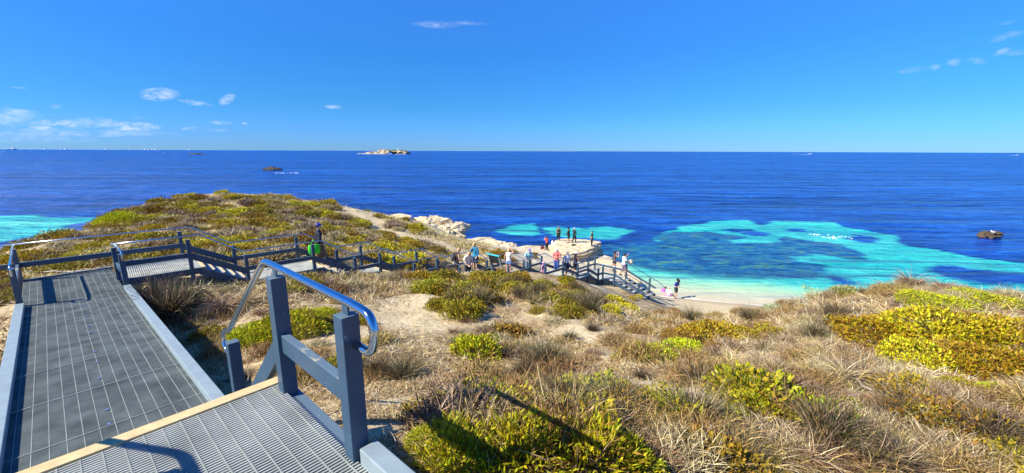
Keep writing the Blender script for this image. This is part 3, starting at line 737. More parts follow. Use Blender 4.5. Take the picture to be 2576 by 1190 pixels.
# ------------------------------------------------------------------ offshore island
def island():
    root = empty('island', tuple(at(965, 387.4, EZ)), 'low rocky island on the horizon with cream cliffs and a green cap', 'island')
    n = 90; r = random.Random(5)
    me_v = []; me_f = []
    xs = np.linspace(-93, 93, n); ys = np.linspace(-30, 30, 24)
    X, Y = np.meshgrid(xs, ys)
    prof = np.interp(X, [-93,-80,-66,-50,-40,-25,-10,5,30,60,80,88,93], [0,3,2,8,9,8.5,14,16,14.5,14,12.5,9,0])
    edge = np.clip((30-np.abs(Y)-4*fbm(X*.06, Y*.06, 3, 4)*4)/9, 0, 1)**.5
    Z = prof*edge*(1+fbm(X*.12, Y*.12, 4, 6)*.6)-1
    Z += fbm(X*.35, Y*.35, 3, 8)*3*(Z > 1)
    ii = (np.arange(23)[:, None]*n+np.arange(n-1)[None, :]).ravel()
    me = npmesh('island', np.stack([X, Y, Z], -1).reshape(-1, 3), np.stack([ii, ii+1, ii+n+1, ii+n], 1))
    m, nt, b, o = mat('island_rock'); ge = N(nt, 'NewGeometry'); tc = N(nt, 'TexCoord')
    nz = N(nt, 'TexNoise', i_Scale=.12, i_Detail=8.); nt.links.new(tc.outputs['Object'], nz.inputs[0])
    rk = ramp(nt, [(.38, (.10,.075,.05)), (.5, (.38,.30,.20)), (.66, (.58,.48,.33))]); nt.links.new(nz.outputs[0], rk.inputs[0])
    sz = N(nt, 'SeparateXYZ'); nt.links.new(tc.outputs['Object'], sz.inputs[0])
    up = N(nt, 'SeparateXYZ'); nt.links.new(ge.outputs['Normal'], up.inputs[0])
    gm = ramp(nt, [(.40, (0,0,0)), (.5, (1,1,1))]); nt.links.new(mth(nt, 'MULTIPLY', mth(nt, 'MULTIPLY', sz.outputs[2], .045), up.outputs[2]), gm.inputs[0])
    xr = ramp(nt, [(.45, (0,0,0)), (.5, (1,1,1))]); nt.links.new(mth(nt, 'MULTIPLY_ADD', sz.outputs[0], .005, .4), xr.inputs[0])
    nt.links.new(mixc(nt, gm.outputs[0], rk.outputs[0], mixc(nt, xr.outputs[0], (.34,.2,.12), (.08,.11,.03))), b.inputs['Base Color'])
    b.inputs['Roughness'].default_value = .9; M['island'] = m
    link('rock', me, ['island'], root)
    mb = MB(); mb.bar((52, 0, 10), (52, 0, 21), 2.2, 2.2); mb.bar((52, 0, 21), (52, 0, 25), .5, .5); mb.build('beacon', 'white', root)
    mb = MB()
    for k in range(30):
        x = r.uniform(-60, 88); mb.ell((x, -31+r.uniform(-1.5, 1), .2), (r.uniform(2, 8), 1.2, .7), 8, 4)
    mb.build('surf', 'foam', root)
island()
# distant mainland
def coast():
    n = 260; r = random.Random(3); V = []; F_ = []
    y0 = 17000
    for i in range(n):
        px = -260+i*(1700/(n-1)); x = (px-1288)/F*y0*1.03
        h = 60*np.interp(px, [-260, 0, 400, 900, 1200, 1440], [1, 1, .8, .5, .35, .12])*(1+.35*float(fbm(np.array(px*.012), np.array(0.), 4, 12)))
        for j, (dy, hh) in enumerate(((0, 0), (60, .35), (300, .7), (900, 1), (3000, .9), (3500, 0))): V.append((x, y0+dy, h*hh-1))
    for i in range(n-1):
        for j in range(5): F_.append((i*6+j, (i+1)*6+j, (i+1)*6+j+1, i*6+j+1))
    M['coast'] = simple('haze_blue_coast', (.10,.22,.36), .9, 0, .15, .001)  # bushland tinted blue: distance haze put into its colour
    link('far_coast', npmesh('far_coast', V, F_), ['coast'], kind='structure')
    M['white_wall'] = simple('white_paint', (.8,.8,.78), .6, 0, .05)
    for k, px in enumerate([148, 176, 215, 225, 322, 380, 408, 415, 423, 432, 440, 520]):
        x = (px-1288)/F*16900*1.03; s = r.uniform(40, 90); mb = MB()
        mb.bar((-s/2, 0, 10), (s/2, 0, 10), 40, 20); mb.bar((-s/4, 5, 28), (s/6, 5, 28), 30, 16)
        mb.build('building', 'white_wall', loc=(x, 16800, 2), label='tiny white building on the far coast at the horizon', cat='building', group='white buildings on the far coast')
coast()
def boat(px, py, zc, L, label, kind='speedboat', wake=0, rz=0):
    q = EYE+ray(px, py)*zc; root = empty(kind, (q[0], q[1], 0), label, 'boat', rz=rz)
    mb = MB(); secs = []
    hw = L*.13
    for i in range(9):
        t = i/8; x = (t-.5)*L; k = 1-max(0, (t-.6)/.4)**2*.97; hgt = L*.07*(1+.4*t)
        secs.append([(x, -hw*k, hgt), (x, -hw*.6*k, -.3), (x, hw*.6*k, -.3), (x, hw*k, hgt)])
    vs = [v for s in secs for v in s]; fs = []
    for i in range(8):
        for j in range(4): fs.append((i*4+j, i*4+(j+1) % 4, i*4+4+(j+1) % 4, i*4+4+j))
    fs += [(0,1,2,3), (35,34,33,32)]
    mb.add(vs, fs); mb.build('hull', 'white_wall', root)
    mb = MB(); mb.bar((-L*.18, 0, L*.12), (L*.16, 0, L*.12), hw*1.3, L*.10)
    mb.bar((-L*.1, 0, L*.19), (L*.06, 0, L*.19), hw*1.1, L*.05); mb.build('cabin', 'white_wall', root)
    M.setdefault('dark_glass', simple('dark_glass', (.03,.04,.06), .15))
    mb = MB(); mb.bar((-L*.15, 0, L*.135), (L*.165, 0, L*.135), hw*1.34, L*.025); mb.build('window', 'dark_glass', root)
    if wake:
        mb = MB(); r = random.Random(2)
        for k in range(40):
            t = k/40; x = -L*.5-t*wake; mb.ell((x, r.gauss(0, hw*.5), .05), (wake/50, hw*(1-t*.6), .35*(1-t)+.06), 7, 4)
        mb.build('wake', 'foam', root)
boat(2040, 386.5, 2100, 22, 'white motor boat speeding along the horizon with a long wake, right of centre', 'speedboat', 90)
boat(2560, 389.5, 1900, 12, 'tiny white boat near the right edge of the horizon with a faint wake', 'speedboat', 40)
boat(34, 378, 7000, 150, 'white ferry ship far off at the left end of the horizon', 'ferry')
boat(415, 392.5, 1400, 9, 'tiny white sailing dinghy far out left of the dark reef', 'dinghy', 0)
boat(12, 387, 1900, 14, 'small white boat with a wake at the left edge below the ferry', 'motor_boat', 60)
# ------------------------------------------------------------------ people
def cm(name, col, rough=.75, var=.08, scale=25): 
    if name not in M: M[name] = simple(name, col, rough, 0, var, scale)
    return name
cm('skin', (.55,.31,.20), .55); cm('skin_tan', (.38,.20,.12), .55); cm('skin_pale', (.66,.42,.31), .55); cm('eye_dark', (.02,.015,.01), .2)
cm('hair_dark', (.025,.015,.01)); cm('hair_brown', (.12,.05,.025)); cm('hair_blond', (.55,.36,.16)); cm('shoe_dark', (.03,.03,.03)); cm('shoe_tan', (.35,.22,.12))
def remesh(o, v):
    md = o.modifiers.new('join', 'REMESH'); md.mode = 'VOXEL'; md.voxel_size = v; md.use_smooth_shade = True
def person(label, loc, face, H=1.7, lean=0., head=(0., 0.), arms=None, legs=None, top=('white_shirt', (.8,.8,.8), 'short'), bottom=('navy_shorts', (.02,.03,.12), 'shorts'),
           hair=('hair_brown', 'short'), hat=None, skin='skin', shoes='shoe_dark', sit=False, build=1., top2=None, low=.0):
    s = H/1.7; root = empty('person', loc, label, 'person', rz=-math.radians(face))
    hz = .12+.0 if sit else .90
    base = Vector((0, 0, hz)); Rl = Matrix.Rotation(-lean, 3, 'X')
    def T(p): return (Rl @ (Vector(p)-Vector((0, 0, .90)))+base)*s       # upper body
    sk = MB(); b = build
    sh = {d: T((.175*d*b, 0, 1.385)) for d in (-1, 1)}
    A = {}
    arms = arms or {}
    for d in (-1, 1):
        e, w_ = arms.get(d, ((.235*d, -.03, 1.10), (.245*d, .05, .86)))
        A[d] = (sh[d], T(e) , T(w_))
    Lg = {}
    legs = legs or {}
    for d in (-1, 1):
        k, a, t_ = legs.get(d, ((.10*d, .02, .48), (.105*d, -.01, .075), (.12*d, .15, .03)))
        Lg[d] = (Vector((.09*d, 0, hz))*s, Vector(k)*s, Vector(a)*s, Vector(t_)*s)
    def torso(mb, g_=0.):
        for z, rx, ry, rz_ in ((1.27, .155, .105, .15), (1.10, .135, .095, .15), (.97, .150, .110, .12)):
            mb.ell(T((0, 0, z)), ((rx*b+g_)*s, (ry*b+g_)*s, (rz_+g_*.4)*s), 16, 10, R=Rl)
        mb.tube([T((-.155*b, 0, 1.385)), T((0, -.01, 1.41)), T((.155*b, 0, 1.385))], [(.058+g_)*s, (.075+g_*.7)*s, (.058+g_)*s], 10)
    torso(sk)
    sk.tube([T((0, -.005, 1.38)), T((0, .0, 1.49)), T((0, .015, 1.54))], [.062*s, .05*s, .055*s], 10)
    hc = T((0, .02+head[0]*.04, 1.595)); Rh = Rl @ Matrix.Rotation(head[1], 3, 'Z') @ Matrix.Rotation(-head[0], 3, 'X')
    def Hd(p): return hc+(Rh @ Vector(p))*s
    sk.ell(hc, (.076*s, .096*s, .112*s), 16, 12, R=Rh); sk.ell(Hd((0, .028, -.055)), (.052*s, .058*s, .058*s), 12, 8, R=Rh)
    sk.tube([Hd((0, .088, .01)), Hd((0, .112, -.022))], [.008*s, .016*s], 6)
    for d in (-1, 1): sk.ell(Hd((.078*d, -.005, -.005)), (.012*s, .022*s, .034*s), 8, 6, R=Rh)
    sk.tube([Hd((-.026, .083, -.062)), Hd((.026, .083, -.062))], .009*s, 6)
    for d in (-1, 1):
        S0, E0, W0 = A[d]
        sk.tube([S0, S0.lerp(E0, .5), E0], [.050*s*b, .045*s*b, .036*s*b], 10); sk.tube([E0, E0.lerp(W0, .35), W0], [.038*s*b, .038*s*b, .025*s], 10)
        f_ = (W0-E0).normalized(); sd_ = f_.cross(Vector((0, 1, 0)) if abs(f_.y) < .8 else Vector((0, 0, 1))).normalized(); up_ = sd_.cross(f_)
        sk.ell(W0+f_*.045*s, (.040*s, .017*s, .048*s), 10, 8, R=Matrix((sd_, up_, f_)).transposed())
        for i, (o_, l_) in enumerate(((-.030, .062), (-.010, .072), (.010, .076), (.030, .068))):
            p0 = W0+f_*.078*s+sd_*o_*s; p1 = p0+(f_*.8+up_*.3).normalized()*l_*.5*s; p2 = p1+(f_*.5+up_*.8).normalized()*l_*.45*s
            sk.tube([p0-f_*.02*s, p0, p1, p2], [.0095*s, .0095*s, .0085*s, .007*s], 6)
        p0 = W0+f_*.03*s-sd_*.034*s*d; sk.tube([p0, p0-sd_*.024*s*d+f_*.024*s, p0-sd_*.028*s*d+f_*.052*s], [.012*s, .0105*s, .008*s], 6)
    for d in (-1, 1):
        h0, k0, a0, t0 = Lg[d]
        sk.tube([h0, h0.lerp(k0, .4), k0], [.088*s*b, .076*s*b, .054*s*b], 12)
        sk.tube([k0, k0.lerp(a0, .35), a0], [.052*s*b, .056*s*b, .036*s], 10); sk.tube([a0-Vector((0, .02, .01))*s, a0.lerp(t0, .6), t0], [.04*s, .036*s, .026*s], 8)
    o = sk.build('body', skin, root); remesh(o, .0135)
    for d in (-1, 1):
        mb = MB(); mb.ell(Hd((.030*d, .087, .012)), (.011*s, .008*s, .007*s), 8, 6, R=Rh); mb.build('eye', 'eye_dark', root)
    # top
    tn, tcx, slv = top; cm(tn, tcx); mb = MB(); torso(mb, .016)
    if low: mb.tube([T((0, 0, 1.0)), T((0, 0, 1.0-low))], [.165*s*b, .175*s*b], 14)
    for d in (-1, 1):
        S0, E0, W0 = A[d]
        if slv in ('short', 'long'): mb.tube([S0, S0.lerp(E0, .72)], [.070*s*b, .064*s*b], 10)
        if slv == 'long': mb.tube([S0, E0, E0.lerp(W0, .92)], [.066*s*b, .056*s*b, .042*s], 10)
    o = mb.build('shirt' if slv != 'none' else 'singlet', tn, root); remesh(o, .016)
    # bottom
    bn, bc, kind_ = bottom; cm(bn, bc); mb = MB()
    mb.ell(T((0, 0, .94)), (.172*s*b, .132*s*b, .12*s), 14, 8, R=Rl)
    if kind_ == 'skirt':
        mb.tube([T((0, 0, .98)), Vector((0, .0, .70))*s, Vector((0, .02, .36))*s], [.155*s, .21*s, .27*s], 16)
    else:
        for d in (-1, 1):
            h0, k0, a0, t0 = Lg[d]
            mb.tube([h0, h0.lerp(k0, .45), h0.lerp(k0, .85 if kind_ == 'shorts' else (.45 if kind_ == 'short_shorts' else 1.))], [.112*s*b, .104*s*b, .098*s*b], 12)
            if kind_ == 'trousers': mb.tube([k0, k0.lerp(a0, .97)], [.078*s*b, .058*s*b], 10)
    o = mb.build({'skirt': 'skirt', 'trousers': 'trousers'}.get(kind_, 'shorts'), bn, root); remesh(o, .016)
    if shoes:
        for d in (-1, 1):
            h0, k0, a0, t0 = Lg[d]; mb = MB(); dr = (t0-a0); dr.z = 0; dr.normalize()
            mb.tube([Vector((a0.x, a0.y, max(a0.z-.02*s, .035)))-dr*.05*s, a0.lerp(t0, .5), t0+dr*.03*s], [.046*s, .048*s, .034*s], 8); o = mb.build('shoe', shoes, root, smooth=True)
    # hair
    hn, hk = hair; mb = MB()
    mb.ell(Hd((0, -.014, .022)), (.086*s, .100*s, .108*s), 14, 10, R=Rh)
    if hk == 'long': mb.tube([Hd((0, -.05, .02)), Hd((0, -.09, -.12)), T((0, -.11, 1.30))], [.085*s, .085*s, .06*s], 10)
    if hk == 'bun': mb.ell(Hd((0, -.115, .02)), (.045*s,)*3, 10, 8)
    if hk == 'bob': mb.tube([Hd((0, -.04, .03)), Hd((0, -.05, -.09))], [.092*s, .082*s], 10)
    o = mb.build('hair', hn, root); remesh(o, .016)
    if hat:
        kn, hcx, tp = hat; cm(kn, hcx, .8); mb = MB()
        if tp == 'cap':
            mb.ell(Hd((0, -.005, .062)), (.092*s, .108*s, .075*s), 16, 10, R=Rh); mb.ell(Hd((0, .12, .052)), (.07*s, .075*s, .010*s), 14, 6, R=Rh)
        else:
            mb.ell(Hd((0, 0, .062)), (.19*s, .20*s, .014*s), 20, 6, R=Rh); mb.ell(Hd((0, -.005, .085)), (.094*s, .108*s, .075*s), 16, 10, R=Rh)
        mb.build('cap' if tp == 'cap' else 'sun_hat', kn, root, smooth=True)
    return root
def walk(px, off, dz=0):
    Ls = np.linspace(-2, 27.4, 600); best = None
    zz = np.array([deckz(max(l, 0)) for l in Ls]); Pn = np.array([R2(l, off, z) for l, z in zip(Ls, zz)])
    x_, y_, zc = proj(Pn); k = int(np.argmin(np.abs(x_-px/1.5528)))
    for a, b, z in LAND:                      # feet on a tread when between landings
        pass
    return Vector((Pn[k][0], Pn[k][1], Pn[k][2]+dz))
def gnd(px, py, z=None, drop=None):
    if drop is not None: return Vector(at(px/1.5528, py/1.5528, drop))
    return Vector(hit1(px/1.5528, py/1.5528))
def bag(name, loc, r, m, label, cat, rz=0, handle=True, square=True):
    root = empty(name, loc, label, cat, rz=rz); mb = MB()
    w_, d_, h_ = r; vs = []
    for z, k in ((0, .82), (.15, .98), (.7, 1.04), (1., .92)):
        for x_, y_ in ((-1, -1), (0, -1.15), (1, -1), (1.08, 0), (1, 1), (0, 1.15), (-1, 1), (-1.08, 0)): vs.append((x_*w_/2*k, y_*d_/2*(k if z < .9 else .35), z*h_))
    fs = [tuple(range(8))[::-1], tuple(range(24, 32))]
    for l in range(3):
        for k in range(8): fs.append((l*8+k, l*8+(k+1) % 8, l*8+8+(k+1) % 8, l*8+8+k))
    mb.add(vs, fs); o = mb.build('pouch', m, root, smooth=True, bevel=.02)
    if handle:
        for y_ in (-.03, .03):
            mb = MB(); mb.tube([(-w_*.25, y_, h_*.95), (-w_*.2, y_, h_*1.3), (0, y_, h_*1.55), (w_*.2, y_, h_*1.3), (w_*.25, y_, h_*.95)], .012, 6); mb.build('handle', m, root)
    return root
def backpack(loc, face, m, label, s=1.):
    root = empty('backpack', loc, label, 'backpack', rz=-math.radians(face)); mb = MB()
    mb.ell((0, 0, 0), (.15*s, .09*s, .23*s), 14, 10); mb.build('pack', m, root, smooth=True)
    mb = MB(); mb.ell((0, -.07*s, -.06*s), (.11*s, .05*s, .11*s), 12, 8); mb.build('pocket', m, root, smooth=True)
    for d in (-1, 1):
        mb = MB(); mb.tube([(.09*d*s, .06*s, .17*s), (.11*d*s, .16*s, .22*s), (.12*d*s, .24*s, .05*s), (.12*d*s, .1*s, -.15*s)], .016*s, 6); mb.build('strap', m, root)
def phone(loc, label, rz=0):
    cm('phone_black', (.02,.02,.025), .3); mb = MB(); mb.bar((0, 0, -.075), (0, 0, .075), .075, .009)
    mb.build('phone', 'phone_black', None, bevel=.003, loc=loc, label=label, cat='phone').rotation_euler.z = rz

holdup = {1: ((.27, .16, 1.25), (.10, .30, 1.52)), -1: ((-.27, .16, 1.25), (-.10, .30, 1.52))}
hang = None
fold = {1: ((.26, .06, 1.10), (.05, .24, 1.10)), -1: ((-.26, .06, 1.10), (-.05, .24, 1.06))}
lowf = {1: ((.24, .08, 1.09), (.10, .30, 1.02)), -1: ((-.24, .08, 1.09), (-.10, .30, 1.02))}
stride = {1: ((.10, .16, .52), (.10, .10, .09), (.11, .27, .04)), -1: ((-.10, .02, .47), (-.10, -.22, .12), (-.11, -.06, .04))}
# 1 the woman stepping down
w1 = walk(1252, 1.0); w1.z = 7.93
person('woman in blue cap, black top and brown patterned skirt walking down beside a green bag', w1, 52, 1.74, .03, arms={1: ((.25, -.02, 1.1), (.24, .10, .92)), -1: ((-.24, -.05, 1.1), (-.25, .0, .88))},
       legs=stride, top=('black_top', (.008,.01,.025), 'long'), bottom=('brown_skirt', (.24,.10,.04), 'skirt'), hair=('hair_brown', 'bun'), hat=('blue_cap', (.03,.05,.40), 'cap'), shoes='shoe_tan', skin='skin_pale', low=.12)
cm('green_bag', (.07,.75,.02), .6)
gb = w1+Vector((-.05, -.34, .56)); bag('shoulder_bag', gb, (.40,.14,.38), 'green_bag', 'bright lime green tote bag hanging at the side of the woman in the blue cap', 'bag', rz=math.radians(30))
# 2 the three at the railing
q = walk(1785, .9); person('blond man in dark tank top with a backpack, left of three by the railing', q, 70, 1.72, .16, (.5, .0), arms=lowf, top=('dark_tank', (.06,.035,.03), 'none'), bottom=('black_shorts', (.01,.01,.012), 'shorts'), hair=('hair_blond', 'short'), skin='skin')
cm('grey_pack', (.06,.06,.09)); backpack(q+Vector((-.17, -.06, 1.24)), 70, 'grey_pack', 'dark grey backpack worn by the left man of three by the railing')
q = walk(1826, .35); person('person in cream t-shirt looking down over the railing, middle of three', q, 150, 1.66, .30, (.8, .0), arms=lowf, top=('cream_shirt', (.78,.70,.62), 'short'), bottom=('grey_shorts', (.05,.05,.07), 'shorts'), hair=('hair_blond', 'short'), skin='skin_pale', low=.06)
q = walk(1858, 1.25); person('boy in teal rash shirt with his hand at his mouth, right of three', q, 215, 1.70, .05, (.2, .2), arms={1: ((.25, .08, 1.12), (.06, .17, 1.42)), -1: ((-.24, .0, 1.1), (-.22, .14, .95))}, top=('teal_rashie', (.02,.20,.36), 'long'), bottom=('navy_shorts', (.012,.02,.06), 'shorts'), hair=('hair_blond', 'short'), low=.1)
# information sign
q = R2(14.35, -.55, 0); zq = float(Hq(q[0], q[1])); sg = empty('information_sign', (q[0], q[1], zq-.12), 'slanted information board with a teal top edge beside the walkway, right of three people', 'sign', rz=-AZ+.1)
cm('teal_paint', (.05,.45,.55), .5); cm('board_back', (.03,.03,.035), .6)
for x_ in (-.38, .38):
    mb = MB(); mb.bar((x_, .25, 0), (x_, -.1, 1.02), .06, .06); mb.build('leg', 'kerb', sg)
zt_ = 1.35
mb = MB(); mb.bar((-.5, .03, .98), (-.5, -.25, 1.5), .0, .0) if False else mb.bar((0, .18, .52), (0, -.12, 1.02), .84, .04, side=(1, 0, 0)); mb.build('panel', 'board_back', sg, bevel=.005)
mb = MB(); mb.bar((-.45, -.14, 1.05), (.45, -.14, 1.05), .07, .07); mb.build('top_edge', 'teal_paint', sg, bevel=.01)
# more people down the walkway
q = walk(1988, .9); person('woman in white singlet and light denim shorts, seen from behind, one arm raised', q, 20, 1.68, .0, (.0, .3), arms={-1: ((-.25, -.02, 1.1), (-.26, .05, .85)), 1: ((.30, .02, 1.50), (.12, .06, 1.66))}, top=('white_singlet', (.78,.72,.66), 'none'), bottom=('denim_shorts', (.22,.33,.58), 'short_shorts'), hair=('hair_blond', 'bob'))
q = walk(2064, .25); person('man in a purple cap and pale aqua t-shirt leaning on the railing', q, 170, 1.70, .32, (.1, 0), arms=lowf, top=('aqua_shirt', (.32,.62,.72), 'short'), bottom=('grey_trousers', (.12,.18,.26), 'trousers'), hair=('hair_brown', 'short'), hat=('purple_cap', (.30,.22,.45), 'cap'))
q = walk(2121, .3); person('small child in a pink sun hat and pink dress on the walkway', q, 130, 1.12, .0, top=('pink_top', (.72,.35,.55), 'short'), bottom=('pink_skirt', (.70,.32,.55), 'skirt'), hair=('hair_brown', 'short'), hat=('pink_hat', (.78,.42,.62), 'sun'), skin='skin_pale')
q = walk(2174, 1.0); person('woman in a white cap, coral shirt and blue jeans on the walkway', q, 190, 1.68, .0, (.1, 0), arms=fold, top=('coral_shirt', (.72,.18,.17), 'long'), bottom=('blue_jeans', (.04,.10,.36), 'trousers'), hair=('hair_dark', 'long'), hat=('white_cap', (.75,.75,.78), 'cap'), low=.12)
q = walk(2212, .7); person('man in a grey cap, white t-shirt and navy shorts descending the walkway', q, 165, 1.74, .02, (.3, 0), top=('white_shirt', (.78,.80,.86), 'short'), bottom=('navy_shorts', (.012,.02,.06), 'shorts'), hair=('hair_dark', 'short'), hat=('grey_cap', (.20,.18,.24), 'cap'), skin='skin_tan', legs=stride)
q = walk(2246, .6); person('woman in a white hat and black top, arm on the railing, walking away', q, 60, 1.68, .08, arms={-1: ((-.26, .05, 1.12), (-.22, .28, 1.02)), 1: ((.27, .08, 1.15), (.36, .22, 1.0))}, top=('black_top', (.008,.01,.025), 'none'), bottom=('black_shorts', (.01,.01,.012), 'shorts'), hair=('hair_dark', 'long'), hat=('white_hat', (.75,.72,.68), 'sun'), skin='skin_tan', legs=stride)
q = Vector(R2(26.4, .3, 3.30)); q = Vector(walk(2400, 1.2)) if False else Vector(at(2398/1.5528, 1062/1.5528, EZ-3.30)); person('dark-haired woman with bare back holding up a phone on the end platform', q, 65, 1.66, .0, arms=holdup, top=('brown_bikini', (.10,.06,.05), 'none'), bottom=('dark_grey_shorts', (.06,.055,.06), 'short_shorts'), hair=('hair_dark', 'bob'), skin='skin', build=.92)
phone(q+Vector((.32, .16, 1.52)), 'black phone held up by the bare-backed woman on the end platform', rz=-1.1)
q = Vector(at(2434/1.5528, 1078/1.5528, EZ-3.30)); person('man in white t-shirt and plaid shorts atop the beach stairs, arm raised', q, 80, 1.76, .0, arms={-1: ((-.22, .20, 1.30), (-.14, .34, 1.58)), 1: ((.26, .12, 1.16), (.22, .34, 1.16))}, top=('white_tee', (.82,.82,.86), 'short'), bottom=('plaid_shorts', (.20,.16,.26), 'shorts'), hair=('hair_dark', 'short'), skin='skin_tan', legs=stride, low=.1)
hh = empty('sun_hat', q+Vector((.48, -.10, 1.12)), 'white floral sun hat held out by the man in the white t-shirt', 'hat', rz=.3)
cm('floral_straw', (.72,.66,.52), .8, .45, 22)
mb = MB(); mb.ell((0, 0, 0), (.22, .03, .22), 22, 8); mb.build('brim', 'floral_straw', hh, smooth=True)
mb = MB(); mb.ell((0, -.05, 0), (.10, .09, .10), 16, 8); mb.build('crown', 'floral_straw', hh, smooth=True)
# people on the rock shelf
def onz_(px, py, z): return Vector(at(px/1.5528, py/1.5528, EZ-z))
R_Z = 2.62
q = onz_(2136, 979, 1.62); person('woman in coral top and black trousers taking a photo, left on the rock shelf', q, 330, 1.64, .05, (.1, 0), arms=holdup, top=('coral_top', (.72,.12,.10), 'short'), bottom=('black_trousers', (.008,.008,.01), 'trousers'), hair=('hair_dark', 'bob'))
phone(q+Vector((-.14, .28, 1.46)), 'pale phone held up by the woman in the coral top on the rock')
q = onz_(2118, 984, 1.62); person('person in dark red top and pale jeans sitting on the rock beside the coral-topped woman', q, 340, 1.6, .1, sit=True, legs={1: ((.12, .40, .40), (.12, .62, .08), (.12, .76, .04)), -1: ((-.12, .40, .38), (-.12, .60, .08), (-.12, .75, .04))}, top=('dark_red_top', (.30,.05,.04), 'short'), bottom=('pale_jeans', (.25,.38,.62), 'trousers'), hair=('hair_dark', 'long'))
q = onz_(2162, 990, 1.6); person('person in a white top and blue jeans standing left of the rock shelf', q, 20, 1.68, .0, top=('white_blouse', (.8,.8,.78), 'long'), bottom=('blue_jeans', (.04,.10,.36), 'trousers'), hair=('hair_dark', 'long'))
q = onz_(2181, 941, R_Z); person('person in a khaki jacket and black trousers with a backpack on the rock shelf', q, 10, 1.66, .0, top=('khaki_jacket', (.26,.21,.08), 'long'), bottom=('black_trousers', (.008,.008,.01), 'trousers'), hair=('hair_dark', 'short'), hat=('grey_beanie', (.3,.3,.28), 'cap'))
cm('black_pack', (.015,.015,.02)); backpack(q+Vector((-.03, -.18, 1.2)), 10, 'black_pack', 'black backpack on the person in the khaki jacket', .9)
q = onz_(2221, 950, R_Z); person('person in black hat, black coat and bare legs amid the rock shelf', q, 300, 1.72, .05, arms=lowf, top=('black_coat', (.02,.02,.028), 'long'), bottom=('black_shorts', (.01,.01,.012), 'shorts'), hair=('hair_dark', 'short'), hat=('black_hat', (.02,.02,.015), 'sun'), low=.2)
q = onz_(2242, 950, R_Z); person('person in a white cap and black clothes right of the one in the black hat', q, 60, 1.72, .0, arms=lowf, top=('black_coat', (.02,.02,.028), 'long'), bottom=('black_trousers', (.008,.008,.01), 'trousers'), hair=('hair_dark', 'short'), hat=('white_cap', (.75,.75,.78), 'cap'), legs=stride)
q = onz_(2311, 966, R_Z-.1); person('person in black t-shirt and trousers alone at the right tip of the rock shelf', q, 280, 1.76, .0, arms={1: ((.24, .04, 1.12), (.16, .26, 1.02)), -1: ((-.24, .0, 1.1), (-.24, .12, .9))}, top=('black_tee', (.008,.008,.01), 'short'), bottom=('black_trousers', (.008,.008,.01), 'trousers'), hair=('hair_dark', 'short'))
# on the beach
q = gnd(2637, 1166); person('man in a black hat, navy t-shirt and dark shorts standing on the beach', q, 150, 1.76, .10, (.7, 0), arms=fold, top=('navy_tee', (.012,.035,.30), 'short'), bottom=('dark_shorts', (.02,.025,.03), 'shorts'), hair=('hair_dark', 'short'), hat=('black_hat', (.02,.02,.015), 'sun'), legs=stride, skin='skin')
cross = {1: ((.32, .30, .16), (.05, .42, .08), (-.05, .48, .06)), -1: ((-.32, .30, .16), (-.05, .34, .08), (.06, .40, .06))}
q = gnd(2610, 1160); person('blond person in white shirt sitting on sand beside the standing man', q, 30, 1.6, .25, (.4, 0), sit=True, legs=cross, arms=fold, top=('white_shirt', (.78,.80,.86), 'short'), bottom=('striped_shorts', (.45,.20,.45), 'shorts'), hair=('hair_blond', 'short'), shoes=None, skin='skin_pale')
q = gnd(2580, 1150); person('child in a purple top bending forward on the sand, left of the sitting blond person', q, 80, 1.6, .7, (.3, 0), sit=True, legs=cross, arms=fold, top=('purple_top', (.42,.10,.50), 'long'), bottom=('dark_leggings', (.03,.02,.08), 'shorts'), hair=('hair_dark', 'bob'), shoes=None)
# ------------------------------------------------------------------ vegetation meshes
def unit(v): return v/np.maximum(np.linalg.norm(v, axis=-1, keepdims=True), 1e-9)
def leaves(P, D, ln, wd, r):
    n = len(P); ln = ln*r.uniform(.6, 1.3, (n, 1)); wd = wd*r.uniform(.7, 1.3, (n, 1))
    S = unit(np.cross(D, unit(r.normal(size=(n, 3)))))
    a = P; b = P+D*ln*.45+S*wd*.5; c = P+D*ln; d = P+D*ln*.45-S*wd*.5
    V = np.stack([a, b, c, d], 1).reshape(-1, 3); return V, np.arange(4*n).reshape(-1, 4)
def ribbons(P, D, ln, wd, r, seg=4, curl=.5, grav=.3, taper=True):
    """thin curved strips (twigs, blades)"""
    n = len(P); ln = ln*r.uniform(.5, 1.3, (n, 1)); d = unit(D); p = P.copy()
    S = unit(np.cross(d, unit(r.normal(size=(n, 3))))); bend = r.normal(size=(n, 3))*curl; bend[:, 2] -= grav
    L = []; 
    for k in range(seg+1):
        w = wd*(1-(k/seg)*.85 if taper else 1)
        L.append(np.stack([p-S*w*.5, p+S*w*.5], 1))
        p = p+d*ln/seg; d = unit(d+bend/seg)
    V = np.stack(L, 1).reshape(-1, 3)      # n,(seg+1),2
    base = np.arange(n)[:, None]*(2*(seg+1)); k = np.arange(seg)[None, :]*2
    i = (base+k).ravel(); return V, np.stack([i, i+1, i+3, i+2], 1)
def comb(parts):
    V = []; Q = []; mi = []; o = 0
    for (v, q), m in parts: V.append(v); Q.append(q+o); mi.append(np.full(len(q), m)); o += len(v)
    return np.concatenate(V), np.concatenate(Q), np.concatenate(mi)
def dome(n, r, h, seed, lump=.35, shell=.35):
    g_ = np.random.default_rng(seed)
    d = unit(g_.normal(size=(n, 3))*[1, 1, .9]); d[:, 2] = np.abs(d[:, 2])
    a = np.arctan2(d[:, 1], d[:, 0])
    k = 1+lump*2*fbm(d[:, 0]*2.2+seed*3, d[:, 1]*2.2+d[:, 2]*1.5, 3, seed)
    k *= 1-shell*g_.random(n)**1.5
    P = d*k[:, None]*[r, r, h]
    return P, d, g_
